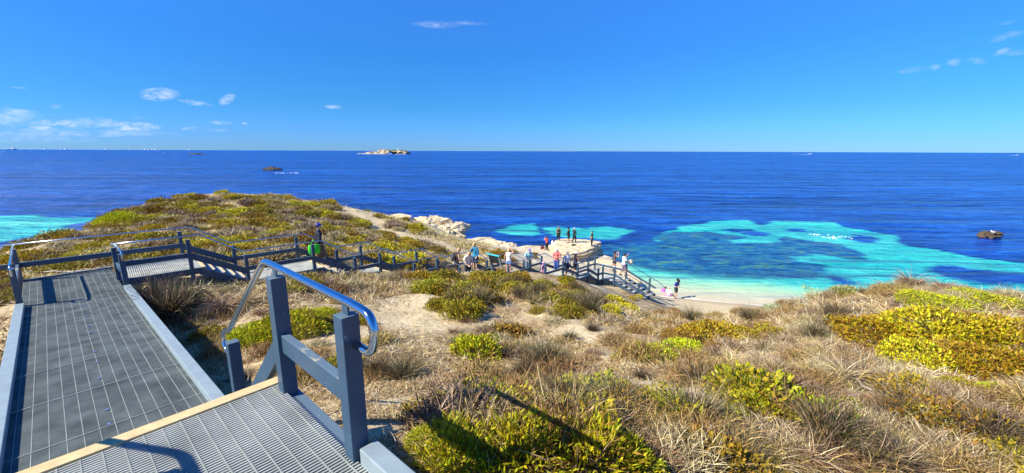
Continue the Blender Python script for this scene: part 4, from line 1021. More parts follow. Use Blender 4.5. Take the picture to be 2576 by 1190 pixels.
def shrub(name, r=1., h=.5, n=1500, ln=.07, wd=.03, leaf='leaf_olive', tw='twig_brown', nt_=250, seed=1, lump=.35, shell=.35, up=.5):
    P, d, g_ = dome(n, r, h, seed, lump, shell)
    D = unit(d*[1, 1, 1.2]+[0, 0, up]+g_.normal(size=(n, 3))*.75)
    Pt = g_.normal(size=(nt_, 3))*[r*.12, r*.12, .01]; Pt[:, 2] = 0
    dt = unit(g_.normal(size=(nt_, 3))*[1, 1, .6]+[0, 0, .5]); dt[:, 2] = np.abs(dt[:, 2])*h/r+.05
    Lt = np.full((nt_, 1), r*.85)
    V, Q, mi = comb([(leaves(P, D, ln, wd, g_), 0), (ribbons(Pt, dt, Lt, max(.008, wd*.3), g_, 3, .35, 0.), 1)])
    me = npmesh(name, V, Q, mi); me.materials.append(M[leaf]); me.materials.append(M[tw]); return me
def brush(name, r=1., h=.5, n=900, wd=.008, tw='twig_grey', leaf=None, nl=0, seed=1, ln=.35, lump=.4):
    P, d, g_ = dome(n, r, h, seed, lump, .75)
    D = unit(d*.7+[0, 0, .25]+g_.normal(size=(n, 3))*.8)
    parts = [(ribbons(P*.8, D, np.full((n, 1), ln), wd, g_, 3, .7, .2), 0)]
    if nl:
        P2, d2, _ = dome(nl, r, h, seed+9, lump, .3); parts.append((leaves(P2, unit(d2+[0, 0, .4]+g_.normal(size=(nl, 3))*.6), .05, .02, g_), 1))
    V, Q, mi = comb(parts); me = npmesh(name, V, Q, mi); me.materials.append(M[tw])
    if nl: me.materials.append(M[leaf])
    return me
def tussock(name, r=.6, h=.7, n=260, wd=.012, m1='sedge', m2='straw', seed=1, lean=.6, fall=.9, frac=.25):
    g_ = np.random.default_rng(seed)
    def part(k):
        P = g_.normal(size=(k, 3))*[r*.16, r*.16, 0]; a = g_.uniform(0, 2*PI, k)
        D = unit(np.stack([np.cos(a)*lean, np.sin(a)*lean, np.full(k, 1.)], 1)+g_.normal(size=(k, 3))*.25)
        bnd = unit(np.stack([np.cos(a), np.sin(a), np.zeros(k)], 1))
        v, q = ribbons(P, D, np.full((k, 1), h*1.15), wd, g_, 5, .3, fall); return v, q
    V, Q, mi = comb([(part(int(n*(1-frac))), 0), (part(int(n*frac)), 1)])
    me = npmesh(name, V, Q, mi); me.materials.append(M[m1]); me.materials.append(M[m2]); return me

class Kind:
    """one plant kind: a few meshes, the first plant is built, the rest are copies"""
    def __init__(s, name, meshes, cat): s.name = name; s.meshes = meshes; s.cat = cat; s.first = {}
    def put(s, p, sc, label, group=None, hz=1., rz=None, k=None, sink=.04, sy=1.):
        k = rnd.randrange(len(s.meshes)) if k is None else k
        if k not in s.first:
            o = bpy.data.objects.new(s.name, s.meshes[k]); s.first[k] = o
        else: o = s.first[k].copy()
        for key in ('label', 'category', 'group'):
            if key in o: del o[key]
        COL.objects.link(o)
        o.location = (p[0], p[1], p[2]-sink*sc); o.scale = (sc, sc*sy, sc*hz)
        o.rotation_euler = (0, 0, rnd.uniform(0, 6.28) if rz is None else rz)
        return tag(o, label, s.cat, group)

KN = {
 'bright': Kind('bright_green_shrub', [shrub('bright_shrub_mesh', 1, .55, 6500, .11, .032, 'leaf_bright', 'twig_brown', 250, 3+i, .35, .3) for i in range(2)], 'shrub'),
 'lance': Kind('long_leaved_shrub', [shrub('long_leaved_mesh', 1, .8, 2600, .22, .042, 'leaf_bright', 'twig_brown', 220, 143+i, .8, .65, .7) for i in range(2)], 'shrub'),
 'dark': Kind('dark_sedge_tussock', [tussock('dark_sedge_mesh', .7, .9, 620, .024, 'sedge', 'sedge_brown', 163+i, .6, .8, .22) for i in range(2)], 'tussock'),
 'strap': Kind('strap_leaved_clump', [tussock('strap_mesh', .7, .8, 110, .045, 'strap', 'sedge_brown', 153+i, 1.0, 1.6) for i in range(2)], 'tussock'),
 'mat': Kind('succulent_mat', [shrub('succulent_mat_mesh', 1, .5, 6000, .08, .038, 'leaf_yellow', 'twig_brown', 300, 13+i, .45, .25) for i in range(2)], 'ground plant'),
 'small': Kind('leafy_shrub', [shrub('leafy_shrub_mesh', 1, .85, 1900, .17, .062, 'leaf_bright', 'twig_brown', 200, 23+i, .5, .5) for i in range(2)], 'shrub'),
 'olive': Kind('olive_shrub', [shrub('olive_shrub_mesh', 1, .60, 1700, .14, .065, 'leaf_olive', 'twig_brown', 300, 33+i, .55, .6) for i in range(3)], 'shrub'),
 'yellow': Kind('yellow_green_shrub', [shrub('yellow_shrub_mesh', 1, .60, 1700, .14, .06, 'leaf_yellow', 'twig_brown', 120, 43+i, .4, .35) for i in range(2)], 'shrub'),
 'mid': Kind('green_shrub', [shrub('green_shrub_mesh', 1, .65, 1700, .14, .06, 'leaf_mid', 'twig_brown', 260, 53+i, .55, .6) for i in range(3)], 'shrub'),
 'grey': Kind('grey_green_shrub', [shrub('grey_shrub_mesh', 1, .55, 2200, .09, .045, 'leaf_grey', 'twig_grey', 150, 63+i, .4, .4) for i in range(1)], 'shrub'),
 'brush': Kind('dry_brush', [brush('dry_brush_mesh', 1, .45, 1200, .022, 'twig_grey', None, 0, 73+i, .45) for i in range(2)], 'dry shrub'),
 'bbrush': Kind('brown_brush', [brush('brown_brush_mesh', 1, .48, 1150, .023, 'twig_brown', 'leaf_olive', 350, 83+i, .40) for i in range(2)], 'dry shrub'),
 'fbrush': Kind('grey_brush', [brush('grey_brush_mesh', 1, .55, 900, .04, 'twig_grey', 'leaf_olive', 60, 93+i, .5) for i in range(2)], 'dry shrub'),
 'sedge': Kind('sedge_tussock', [tussock('sedge_mesh', .6, .75, 330, .020, 'sedge', 'straw', 103+i, .75, .9) for i in range(2)], 'tussock'),
 'dsedge': Kind('dry_sedge_tussock', [tussock('dry_sedge_mesh', .6, .65, 330, .024, 'sedge_brown', 'straw', 113+i, .9, 1.4) for i in range(2)], 'tussock'),
 'straw': Kind('straw_tussock', [tussock('straw_mesh', .5, .45, 190, .020, 'straw', 'sedge_brown', 123+i, .9, .8) for i in range(2)], 'grass tuft'),
}
def spot(kind, px, py, rpx, label, hz=1., n=1, spread=0, group=None, sy=1., rz=None):
    """a plant where the sight line meets the ground, rpx wide on the picture"""
    q = hit1(px, py); zc = (q[1]*cp-(q[2]-EZ)*sp)
    return KN[kind].put(q, rpx/F*zc, label, group, hz, rz, sy=sy)

S_ = [
 ('bright', 730, 835, 95, 'bright yellow-green shrub seen under the steel handrail between two posts', .9),
 ('bright', 650, 850, 70, 'bright green shrub just left of the tall post, low against the brace', .8),
 ('bright', 800, 800, 50, 'yellow-green shrub right of the tall post, below the handrail', .8),
 ('small', 1195, 895, 68, 'round leafy green shrub alone on the bare litter, right of the curled rail end', 1.),
 ('bright', 1630, 905, 80, 'low green shrub at the left end of the middle green strip', .7),
 ('bright', 1720, 895, 75, 'low green shrub at the right end of the middle green strip', .7),
 ('mat', 1790, 855, 100, 'flat yellow-green mat on the rise behind the middle green strip', .8),
 ('mat', 1870, 845, 50, 'small yellow-green mat at the right end of the rise', .8),
 ('small', 1905, 1050, 75, 'small leafy green shrub on sand, left of a larger one', .8),
 ('small', 2060, 1075, 85, 'leafy green shrub on pale sand, right of the smaller one', 1.0),
 ('small', 2110, 1035, 45, 'small green shrub touching the back right side of the leafy shrub on sand', .8),
 ('mat', 2230, 855, 110, 'yellow-green succulent mat at the left of the large green carpet on the right dune', .9),
 ('mat', 2380, 845, 130, 'yellow-green succulent mat in the middle of the large green carpet', .9),
 ('mat', 2510, 860, 120, 'orange-flecked succulent mat at the right edge of the photo, upper carpet', .9),
 ('mat', 2330, 920, 110, 'succulent mat at the lower middle of the large green carpet', .9),
 ('mat', 2470, 930, 120, 'succulent mat at the lower right of the large green carpet', .9),
 ('bright', 2420, 985, 55, 'leafy green tongue hanging from the lower edge of the large carpet', .8),
 ('bright', 2510, 995, 45, 'small green shrub at the lower right corner of the large carpet', .8),
 ('bright', 2370, 770, 90, 'green low shrub on the crest behind the large carpet, left one', .5),
 ('bright', 2490, 765, 90, 'green low shrub on the crest behind the large carpet, right one', .5),
 ('lance', 1150, 1175, 105, 'bright long-leaved shrub at the bottom edge beside the white kerb', .9),
 ('lance', 1300, 1165, 120, 'bright long-leaved shrub at the bottom edge, second from the kerb', .9),
 ('lance', 1460, 1155, 125, 'tallest bright long-leaved shrub at the bottom edge of the photo', 1.0),
 ('lance', 1570, 1172, 85, 'bright long-leaved shrub at the right end of the bottom row', .9),
 ('small', 1400, 1060, 60, 'olive green shrub behind the bottom row, below the dark shade', .8),
 ('small', 1500, 1040, 55, 'olive green shrub behind the right end of the bottom row', .8),
 ('bright', 1080, 1120, 60, 'green shrub in the shade beside the platform edge', .8),
 ('grey', 2035, 752, 42, 'pale grey-green saltbush on the dune crest above the beach', 1.2),
 ('grey', 1960, 783, 42, 'pale blue-green saltbush in front of the crest, left of the other saltbush', .7),
 ('grey', 2130, 738, 38, 'grey-green bush on the crest right of the saltbush', 1.0),
 ('grey', 1018, 622, 13, 'small round pale grey-green bush on the headland beside the sandy path', 1.2),
 ('dark', 430, 800, 80, 'large dark green sedge tussock beside the ramp, below the first landing', 1.25),
 ('dark', 390, 765, 60, 'dark sedge tussock close to the ramp kerb', 1.2),
 ('dark', 475, 775, 60, 'dark sedge tussock between the ramp and the first stair flight', 1.2),
 ('dsedge', 565, 780, 85, 'drooping grey-brown sedge mound under the first stair flight', .9),
 ('dsedge', 625, 765, 65, 'drooping grey-brown sedge mound right of the other one, below the second landing', .9),
 ('dsedge', 660, 790, 45, 'brown sedge mound left of the tall post', .8),
 ('dark', 1015, 950, 75, 'dark brown drooping tussock right of the curled rail end', .8),
 ('dark', 950, 940, 55, 'dark brown tussock tucked behind the curled rail end', .8),
 ('dark', 1320, 965, 50, 'tall dark sedge clump standing in the middle of the foreground', 1.7),
 ('dark', 1365, 1020, 45, 'tall sedge clump just below the other one in the middle foreground', 1.6),
 ('sedge', 1070, 1060, 50, 'dark leaning sedge right of the platform corner', 1.0),
 ('dark', 1150, 775, 48, 'dark sedge in the green mound, left side', 1.2),
 ('dark', 1215, 765, 44, 'dark sedge in the green mound, beside the left one', 1.2),
 ('dark', 1480, 790, 52, 'dark green sedge at the right end of the green mound', 1.2),
 ('dark', 1440, 775, 44, 'dark sedge behind the right end of the green mound', 1.1),
 ('sedge', 1270, 715, 22, 'dark sedge on the mound crest below the walkway people', 1.2),
 ('dark', 1740, 808, 34, 'spiky dark tussock in front of the beach, left one', 1.2),
 ('dark', 1880, 808, 34, 'spiky dark tussock in front of the beach, right one', 1.2),
 ('dsedge', 2290, 722, 62, 'tall wind-blown straw tussock on the highest point of the right crest', 1.3),
 ('dsedge', 2230, 730, 45, 'wind-blown straw tussock just left of the highest one on the crest', 1.1),
 ('dsedge', 2370, 725, 45, 'wind-blown straw tussock just right of the highest one on the crest', 1.1),
 ('dsedge', 2470, 735, 40, 'straw tussock on the crest towards the right edge', 1.0),
 ('sedge', 2395, 850, 12, 'single dark spike standing up in the large green carpet', 3.5),
 ('bright', 303, 560, 46, 'round bright yellow-green bush on the left skyline of the headland', 1.0),
 ('olive', 505, 505, 22, 'dark bush on the skyline of the headland, left of the top', 1.2),
 ('yellow', 590, 540, 42, 'bright green low bush near the top of the headland, left of centre', .6),
 ('yellow', 660, 560, 36, 'bright green low bush below the top of the headland', .6),
 ('olive', 1195, 605, 20, 'round olive bush on the pale rim next to the smooth rock hump', 1.3),
 ('yellow', 1250, 648, 22, 'bright yellow-green bush behind the teal-topped sign', 1.6),
 ('yellow', 1000, 625, 26, 'golden bush beside the walkway railing, right of the woman with the green bag', .7),
 ('strap', 1520, 1105, 70, 'pale curled strap-leaved clump behind the bottom row of shrubs, in shade', 1.),
 ('strap', 1650, 1150, 80, 'largest pale strap-leaved clump, right of the bright shrubs at the bottom edge', .9),
 ('strap', 1620, 1060, 50, 'small strap-leaved clump above the largest one', .9),
 ('strap', 1290, 1060, 55, 'strap-leaved clump in the shadow of the handrail', .9),
 ('strap', 1110, 1085, 50, 'strap-leaved clump near the platform corner', .9),
 ('strap', 1390, 900, 34, 'strap-leaved clump behind the tall dark sedges', 1.1),
 ('mid', 30, 955, 60, 'green shrub at the left edge beside the ramp kerb', 1.0),
 ('mid', 10, 1000, 50, 'green shrub at the left edge, in front of the other one', 1.0),
]
for k_, px, py, r_, lb, hz in S_: spot(k_, px, py, r_, lb, hz)

def scatter(poly, n, kinds, rng_, label, group, hz=(.7, 1.2), tp=2.2, tmax=None, avoid=None, sand=.45, minr=None):
    """plants spread over the ground seen inside poly, denser where the photograph is"""
    xs_ = [p[0] for p in poly]; ys_ = [p[1] for p in poly]; got = 0; tries = 0
    names = [k for k, w_ in kinds]; ws = [w_ for k, w_ in kinds]
    while got < n and tries < 40:
        tries += 1
        px = RG.uniform(min(xs_), max(xs_), 400); py = RG.uniform(min(ys_), max(ys_), 400)
        s = inpoly(px, py, poly); px, py = px[s], py[s]
        if not len(px): continue
        Qh, ok, t = hit(px, py)
        tm = tmax or t[ok].max()
        kp = ok & (RG.random(len(px)) < (t/tm)**tp) & (Qh[:, 2] > 1.7) & (segdist(Qh[:, 0], Qh[:, 1], PATH) > 1.15) & ((segdist(Qh[:, 0], Qh[:, 1], ROCKLINE) > 1.5) | (RG.random(len(px)) < .12))
        for q, x_, y_ in zip(Qh[kp], px[kp], py[kp]):
            a = q[:2]-K0[:2]; L_ = a @ w2[:2]; O_ = a @ m2[:2]
            if -3.2 < L_ < 29 and -.5 < O_ < W+.5: continue
            a = q[:2]-p3[:2]; L_ = a @ u[:2]; O_ = a @ nL[:2]
            if -3 < L_ < 16.4 and -.35 < O_ < W+.45: continue
            if avoid is not None and avoid(x_, y_): continue
            kd = rnd.choices(names, ws)[0]
            sc = rnd.uniform(*rng_)
            KN[kd].put(q, sc, label[kd] if isinstance(label, dict) else label, group[kd] if isinstance(group, dict) else group, rnd.uniform(*hz))
            got += 1
            if got >= n: break
def lab(fmt, gfmt):
    nm = {'olive': 'olive-brown', 'yellow': 'yellow-green', 'mid': 'mid-green', 'fbrush': 'grey twiggy', 'bbrush': 'brown twiggy', 'brush': 'grey leafless', 'sedge': 'dark spiky', 'dark': 'dense dark-bladed', 'dsedge': 'drooping brown', 'straw': 'pale straw', 'small': 'leafy green', 'grey': 'grey-green', 'bright': 'bright green', 'mat': 'flat succulent'}
    return {k: fmt % v for k, v in nm.items()}, {k: gfmt % v for k, v in nm.items()}
HEAD = [(0,640),(0,600),(100,586),(200,562),(280,530),(400,480),(650,470),(860,495),(930,530),(1000,565),(1050,570),(1090,610),(1120,650),(1130,690),(850,680),(600,670),(300,690),(0,700)]
lb, gp = lab('low %s bush, one of the many covering the headland slope', '%s bushes covering the headland')
scatter(HEAD, 470, [('olive', 3), ('yellow', 3), ('mid', 2), ('fbrush', 4.6)], (.4, 1.05), lb, gp, (.45, .95), 1.9)
lb, gp = lab('%s bush on the headland right behind the ramp and first landings', '%s bushes behind the ramp')
scatter([(60,690),(60,650),(300,600),(700,590),(900,640),(900,670),(650,660),(420,650),(280,672)], 60, [('yellow', 2), ('mid', 2), ('olive', 2), ('fbrush', 1.5)], (.4, .8), lb, gp, (.5, .9), 1.2)
lb, gp = lab('%s bush on the bare slope between the sandy path and the pale rim', '%s bushes beside the sandy path')
scatter([(930,540),(1060,560),(1100,600),(1200,625),(1360,640),(1360,670),(1250,680),(1130,650),(1000,580)], 26, [('olive', 3), ('yellow', 1), ('fbrush', 1)], (.3, .65), lb, gp, (.6, 1.), 1.5)
lb, gp = lab('%s bush in the green mound in front of the walkway people', '%s bushes of the green mound')
scatter([(1040,705),(1110,696),(1300,700),(1420,712),(1520,735),(1560,770),(1530,800),(1380,800),(1300,760),(1240,760),(1190,800),(1090,800),(1070,760)], 100, [('mid', 5), ('olive', 3), ('yellow', 1.4), ('sedge', 1), ('dark', 1.2)], (.32, .66), lb, gp, (.7, 1.25), 1.4)
lb, gp = lab('%s plant along the near side of the walkway stairs', '%s plants along the near side of the walkway')
scatter([(640,690),(840,692),(1000,690),(1110,700),(1060,745),(900,740),(700,745)], 60, [('straw', 4), ('mid', 1.5), ('bbrush', 2), ('dsedge', 1.5), ('brush', 2)], (.3, .55), lb, gp, (.6, 1.), .8)
lb, gp = lab('%s plant on the slope above the beach stairs', '%s plants above the beach stairs')
scatter([(1560,700),(1600,740),(1640,770),(1760,785),(1640,800),(1570,790)], 14, [('yellow', 2), ('straw', 2), ('bbrush', 1)], (.3, .6), lb, gp, (.6, 1.), 1.)
lb, gp = lab('%s plant along the crest above the beach', '%s plants along the crest')
scatter([(1600,790),(1750,782),(1900,785),(1990,760),(2150,735),(2300,715),(2450,728),(2576,748),(2576,790),(2300,780),(2100,790),(1900,815),(1650,825)], 110, [('sedge', 2), ('dsedge', 3), ('straw', 3), ('bbrush', 3), ('brush', 3), ('small', .6)], (.28, .55), lb, gp, (.7, 1.2), 1.)
lb, gp = lab('%s clump among the dry scrub of the foreground dune', '%s clumps of the foreground dune')
FORE = [(960,1188),(1060,960),(1100,860),(1100,820),(1300,790),(1560,800),(1700,825),(1900,815),(2100,790),(2300,800),(2576,800),(2576,1188)]
clear = [(1070,790,95),(1130,930,60),(1250,985,50),(1640,985,50),(1540,930,50),(1500,860,45),(1680,1000,45),(1000,1050,40),(1830,980,50)]
av = lambda x_, y_: any(math.hypot(x_-a, (y_-b)*1.6) < c for a, b, c in clear) or (2130 < x_ and 800 < y_ < 960)
scatter(FORE, 270, [('brush', 4), ('bbrush', 4.5), ('straw', 4), ('dsedge', 3), ('sedge', 2), ('dark', 1.2), ('olive', 1.2), ('mid', .8)], (.22, .62), lb, gp, (.6, 1.1), .9, avoid=av)
lb, gp = lab('%s clump of the dry thicket at the lower right of the photo', '%s clumps of the lower right thicket')
scatter([(2080,1000),(2300,960),(2576,990),(2576,1188),(1600,1188),(1640,1110),(1800,1080),(1980,1100)], 60, [('brush', 5), ('bbrush', 2), ('straw', 2), ('dsedge', 1)], (.25, .5), lb, gp, (.6, 1.), .5)
scatter([(1930,850),(2100,800),(2140,860),(2250,960),(2100,970),(1950,940)], 40, [('brush', 5), ('bbrush', 2), ('straw', 2)], (.25, .5), {k: v.replace('lower right of the photo', 'left side of the green carpet') for k, v in lb.items()}, {k: v.replace('lower right', 'middle') for k, v in gp.items()}, (.6, 1.), .7)
lb, gp = lab('%s clump at the far right end of the dune', '%s clumps at the right end of the dune')
scatter([(2600,770),(3000,800),(3900,1000),(3900,1400),(2600,1300)], 70, [('brush', 5), ('bbrush', 3), ('straw', 3), ('mat', 1)], (.3, .7), lb, gp, (.6, 1.), .6)
lb, gp = lab('%s clump beside the right kerb of the ramp', '%s clumps beside the ramp')
scatter([(330,720),(500,720),(700,740),(900,760),(960,830),(1000,920),(900,990),(760,1000),(600,960),(480,860)], 75, [('bbrush', 3), ('straw', 3), ('mid', 1.5), ('dsedge', 1.5), ('brush', 2)], (.2, .42), lb, gp, (.6, 1.), .9)
lb, gp = lab('%s clump left of the ramp', '%s clumps left of the ramp')
scatter([(0,700),(40,700),(40,790),(0,1150)], 22, [('bbrush', 3), ('straw', 2), ('mid', 3)], (.25, .5), lb, gp, (.6, 1.), .3)

# ------------------------------------------------------------------ ground litter, countless: one object each
def litter(name, mats, n, region, ln, wd, rise, kind_mask=None, seed=1, seg=3, tp=1.2, w0=.0):
    r = np.random.default_rng(seed); P = []; tot = 0
    bl = [(hit1(a_, b_), c_) for a_, b_, c_ in [(1060,770,1.5),(1050,805,1.1),(1085,745,1.),(1500,850,.6),(1450,835,.6),(1530,900,.5),(1640,985,.4),(1250,985,.35),(1830,985,.4),(1000,1010,.25),(300,595,1.2),(950,1090,.3)]]
    while tot < n:
        t = region[2]+(region[3]-region[2])*r.random(60000)**tp; az = np.radians(r.uniform(region[0], region[1], 60000))
        q = np.stack([t*np.sin(az), t*np.cos(az), t*0], 1); q[:, 2] = Hq(q[:, 0], q[:, 1]); q = q[q[:, 2] > 1.6]
        dn = fbm(q[:, 0]*.8, q[:, 1]*.8, 4, 77)*1.5+r.normal(size=len(q))*.10
        q = q[dn > w0-.1]
        bare = (segdist(q[:, 0], q[:, 1], ROCKLINE) < 3.).astype(float)
        for h_, c in bl:
            bare = np.maximum(bare, np.hypot(q[:, 0]-h_[0], q[:, 1]-h_[1]) < c*.9)
        bare = np.maximum(bare, segdist(q[:, 0], q[:, 1], PATH) < 1.3)
        q = q[(bare < .5) | (r.random(len(q)) < .12)]
        d1 = (q[:, 0]-p3[0])*u[0]+(q[:, 1]-p3[1])*u[1]; o1 = (q[:, 0]-p3[0])*nL[0]+(q[:, 1]-p3[1])*nL[1]
        d2 = (q[:, 0]-K0[0])*w2[0]+(q[:, 1]-K0[1])*w2[1]; o2 = (q[:, 0]-K0[0])*m2[0]+(q[:, 1]-K0[1])*m2[1]
        q = q[~((d1 > -4) & (d1 < 16.3) & (o1 > -.15) & (o1 < W+.2)) & ~((d2 > -3) & (d2 < 28) & (o2 > -.2) & (o2 < W+.2))]
        P.append(q); tot += len(q)
    P = np.concatenate(P)[:n]; P[:, 2] = Hq(P[:, 0], P[:, 1])+.005
    D = unit(np.c_[r.normal(size=(n, 2)), r.uniform(rise[0], rise[1], n)])
    dist_ = np.linalg.norm(P-EYE, axis=1)
    L_ = (ln*np.clip(dist_/10, .7, 2.2))[:, None]; wv = (wd*np.clip(dist_/7, .8, 4))[:, None]
    V_, Q_ = ribbons(P, D, L_, wv, r, seg, 1.1, .25)
    k = len(Q_)//n; mi = np.repeat(r.choice(len(mats), n, p=[.5, .3, .2][:len(mats)] if len(mats) == 3 else None), k)
    me = npmesh(name, V_, Q_, mi)
    return link(name, me, mats, kind='stuff')
DENS = 1
o = litter('dry_grass', ['straw', 'twig_brown', 'twig_grey'], 72000, (-54, 66, 2.4, 19), .12, .0085, (.0, 1.0), seed=5, tp=1.15, w0=.12)
tag(o, 'matted dry grass and straw covering the dune sand', 'dry grass')
o = litter('twig_litter', ['twig_grey', 'twig_brown', 'wood_dead'], 31000, (-54, 66, 2.4, 18), .22, .010, (.05, .8), seed=6, tp=1.1, seg=5, w0=.0)
tag(o, 'fallen grey and brown twigs scattered over the dune', 'twigs')
o = litter('heath_litter', ['twig_grey', 'straw', 'leaf_olive'], 40000, (-52, -3, 15, 50), .15, .009, (.2, 1.2), seed=8, tp=1.0)
tag(o, 'low dry heath stems covering the headland between the bushes', 'heath')
# bleached branches
def branch(px, py, L_, label, seed, hz=.25, group=None):
    r = random.Random(seed); q = Vector(hit1(px, py)); mb = MB(); a0 = r.uniform(0, 6.28)
    for b_ in range(6):
        a = a0+r.gauss(0, .9)+(PI if b_ % 2 else 0); p = Vector((0, 0, .03)); pts = [p.copy()]; l = L_*r.uniform(.4, 1)
        for k in range(6):
            a += r.gauss(0, .35); p = p+Vector((math.cos(a), math.sin(a), r.gauss(.05, .18)))*l/6; p.z = max(.02, min(p.z, hz)); pts.append(p.copy())
        mb.tube(pts, [L_*.022*(1-.8*k/6) for k in range(7)], 6)
    mb.build('dead_branch', 'wood_dead', loc=q, label=label, cat='branch', group=group)
for i, (a, b, l, t) in enumerate([(170,686,1.4,'bleached dead branches lying behind the landing, left heap'),(245,676,1.2,'bleached dead branches lying behind the landing, right heap'),
     (20,760,1.2,'bleached dead branches left of the ramp'),(1560,1110,.5,'grey dead branch in the shade at the bottom, right of the bright bushes'),(1900,940,.6,'grey dead branch lying on litter left of the green carpet'),
     (1240,880,.6,'leaning dry branch left of the tall sedge clump')]): branch(a, b, l, t, i)

for i, (a, b) in enumerate([(1180,1000),(1260,1070),(1450,985),(1560,1030),(1340,905),(1750,1000),(1850,900),(2000,900),(2200,1010),(2330,1080),(1700,1120),(1950,1150),(760,930),(860,900),(1120,860),(1650,830)]):
    branch(a, b, rnd.uniform(.45, .8), 'dead twiggy branch lying among the foreground scrub', 30+i, .45, 'dead branches in the foreground scrub')
# ------------------------------------------------------------------ sun, sky, clouds, camera
SAZ, SEL = 246.0, 40.0
sd = Vector((math.sin(math.radians(SAZ))*math.cos(math.radians(SEL)), math.cos(math.radians(SAZ))*math.cos(math.radians(SEL)), math.sin(math.radians(SEL))))
L = bpy.data.lights.new('sun', 'SUN'); L.energy = 5.0; L.angle = math.radians(.5); L.color = (1, .95, .80)
lo = bpy.data.objects.new('sun', L); COL.objects.link(lo); lo.rotation_euler = (-sd).to_track_quat('-Z', 'Y').to_euler(); lo.location = (0, 0, 60)
wd = bpy.data.worlds.new('World'); scn.world = wd; wd.use_nodes = True
nt = wd.node_tree; nt.nodes.clear()
out = nt.nodes.new('ShaderNodeOutputWorld'); bg = nt.nodes.new('ShaderNodeBackground'); nt.links.new(bg.outputs[0], out.inputs[0])
sky = nt.nodes.new('ShaderNodeTexSky'); sky.sky_type = 'NISHITA'; sky.sun_disc = False
sky.sun_elevation = math.radians(SEL); sky.sun_rotation = math.radians(SAZ); sky.altitude = 0; sky.air_density = 1.0; sky.dust_density = 0.; sky.ozone_density = 4.
hs = nt.nodes.new('ShaderNodeHueSaturation'); hs.inputs['Saturation'].default_value = 1.25; hs.inputs['Value'].default_value = 1
nt.links.new(sky.outputs[0], hs.inputs['Color'])
skyc0 = mixc(nt, 1.0, hs.outputs[0], SKYT, 'MULTIPLY')
tc = nt.nodes.new('ShaderNodeTexCoord'); sx = nt.nodes.new('ShaderNodeSeparateXYZ'); nt.links.new(tc.outputs['Generated'], sx.inputs[0])
tr = ramp(nt, [(0, (.285,.35,.615)), (.02, (.285,.35,.615)), (.095, (.285,.405,.50)), (.21, (.435,.53,.585)), (.32, (.76,.69,.725)), (1, (.62,.60,.62))])
nt.links.new(sx.outputs[2], tr.inputs[0])
skyc = mixc(nt, 1.0, skyc0, tr.outputs[0], 'MULTIPLY')
azn = mth(nt, 'ARCTAN2', sx.outputs[0], sx.outputs[1]); eln = mth(nt, 'ARCSINE', sx.outputs[2])
cv = nt.nodes.new('ShaderNodeCombineXYZ'); nt.links.new(mth(nt, 'MULTIPLY', azn, 1.), cv.inputs[0]); nt.links.new(mth(nt, 'MULTIPLY', eln, 2.2), cv.inputs[1])
nz = nt.nodes.new('ShaderNodeTexNoise'); nz.inputs['Scale'].default_value = 34; nz.inputs['Detail'].default_value = 10; nz.inputs['Roughness'].default_value = .72; nz.inputs['Distortion'].default_value = .6
nt.links.new(cv.outputs[0], nz.inputs[0])
CL = [(402,237,50,16,1.0,-.10),(492,259,42,6,.9,.1),(572,250,22,12,.8,-.5),(838,269,26,5,.6,0),(170,312,100,11,.95,0),(335,318,70,12,.95,0),(240,304,60,8,.5,0),(40,283,60,10,.6,0),(30,305,50,14,.5,0),
      (498,325,40,6,.7,0),(556,309,30,5,.5,0),(560,328,20,4,.5,0),(230,340,80,5,.5,0),(140,268,14,6,.3,0),(45,220,26,3,.3,0),(1095,62,55,8,.55,0),(1180,58,50,5,.35,0),(615,310,8,3,.5,0),
      (2350,168,16,8,.55,0),(2400,157,20,9,.6,0),(2455,153,30,8,.45,.2),(2520,130,24,8,.6,-.2),(2560,132,30,7,.5,0),(2290,177,50,7,.35,-.1),(2530,92,45,10,.45,-.15),(2530,58,26,5,.35,0),(350,295,20,4,.4,0),(90,335,190,12,.38,0),(60,350,200,10,.3,0),(300,335,160,8,.35,0),(20,295,90,24,.42,0),(110,322,40,9,.9,0),(210,314,30,9,1.,0),(268,312,22,9,.9,0),(385,320,22,6,.7,0)]
CL = [(a, b, c, d, e*(.7 if a > 1000 else 1), f_) for a, b, c, d, e, f_ in CL]
acc = None
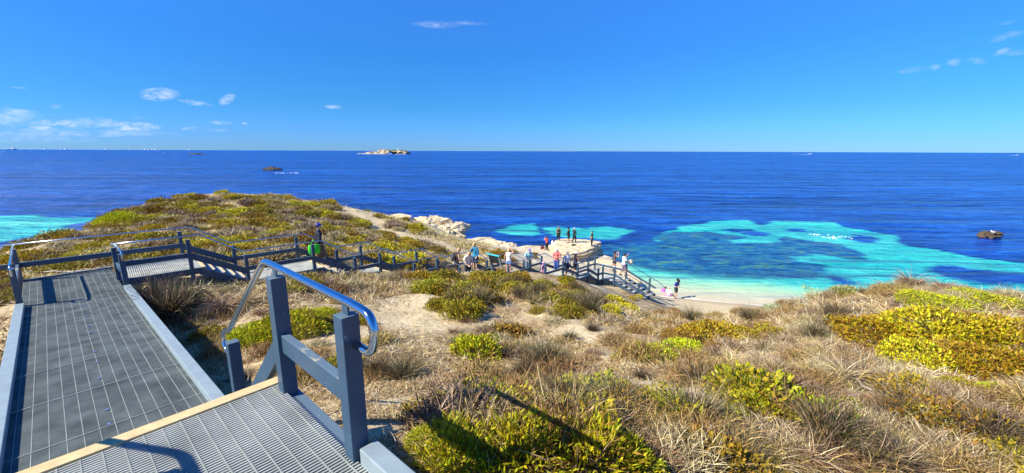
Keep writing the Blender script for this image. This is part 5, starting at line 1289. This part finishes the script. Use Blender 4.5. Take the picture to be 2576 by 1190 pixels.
for px, py, rx, ry, st, sl in CL:
    d = ray(px, py); a0 = math.atan2(d[0], d[1]); e0 = math.asin(d[2]/np.linalg.norm(d))
    k = math.cos((px-1288)/1288*.0); dl = np.linalg.norm(d)
    rx_ = rx/F/(1+((px-1288)/F)**2); ry_ = ry/F/dl
    da = mth(nt, 'SUBTRACT', azn, a0); de = mth(nt, 'SUBTRACT', eln, e0)
    de = mth(nt, 'ADD', de, mth(nt, 'MULTIPLY', da, sl))
    A = mth(nt, 'MULTIPLY', da, 1/rx_); B = mth(nt, 'MULTIPLY', de, 1/ry_)
    m_ = mth(nt, 'MULTIPLY_ADD', mth(nt, 'ADD', mth(nt, 'MULTIPLY', A, A), mth(nt, 'MULTIPLY', B, B)), -.5, .62)
    m_ = mth(nt, 'MULTIPLY', mth(nt, 'MAXIMUM', m_, 0.), st)
    acc = m_ if acc is None else mth(nt, 'MAXIMUM', acc, m_)
cf = mth(nt, 'MULTIPLY', acc, mth(nt, 'MULTIPLY', mth(nt, 'MAXIMUM', mth(nt, 'SUBTRACT', nz.outputs[0], .40), 0.), 5.6))
cf = mth(nt, 'MINIMUM', cf, .8)
fin = mixc(nt, cf, skyc, CLOUDC)
nt.links.new(fin, bg.inputs[0]); bg.inputs[1].default_value = .122

cam = bpy.data.cameras.new('camera'); co = bpy.data.objects.new('camera', cam); COL.objects.link(co); scn.camera = co
cam.sensor_width = 36; cam.lens = 36*F/2576; cam.clip_start = .05; cam.clip_end = 90000
Fw = Vector((0, cp, -sp)); Rt = Vector((1, 0, 0)); Up = Vector((0, sp, cp))
X = Rt*math.cos(ROL)+Up*math.sin(ROL); Y = Up*math.cos(ROL)-Rt*math.sin(ROL)
mw = Matrix((X, Y, -Fw)).transposed().to_4x4(); mw.translation = Vector(EYE); co.matrix_world = mw
scn.view_settings.view_transform = 'Standard'; scn.view_settings.look = 'None'; scn.view_settings.exposure = EXPO; scn.view_settings.gamma = 1
scn.render.resolution_x = 1024; scn.render.resolution_y = 473
scn.cycles.max_bounces = 5; scn.cycles.diffuse_bounces = 2; scn.cycles.glossy_bounces = 3; scn.cycles.transparent_max_bounces = 4
scn.cycles.caustics_reflective = False; scn.cycles.caustics_refractive = False
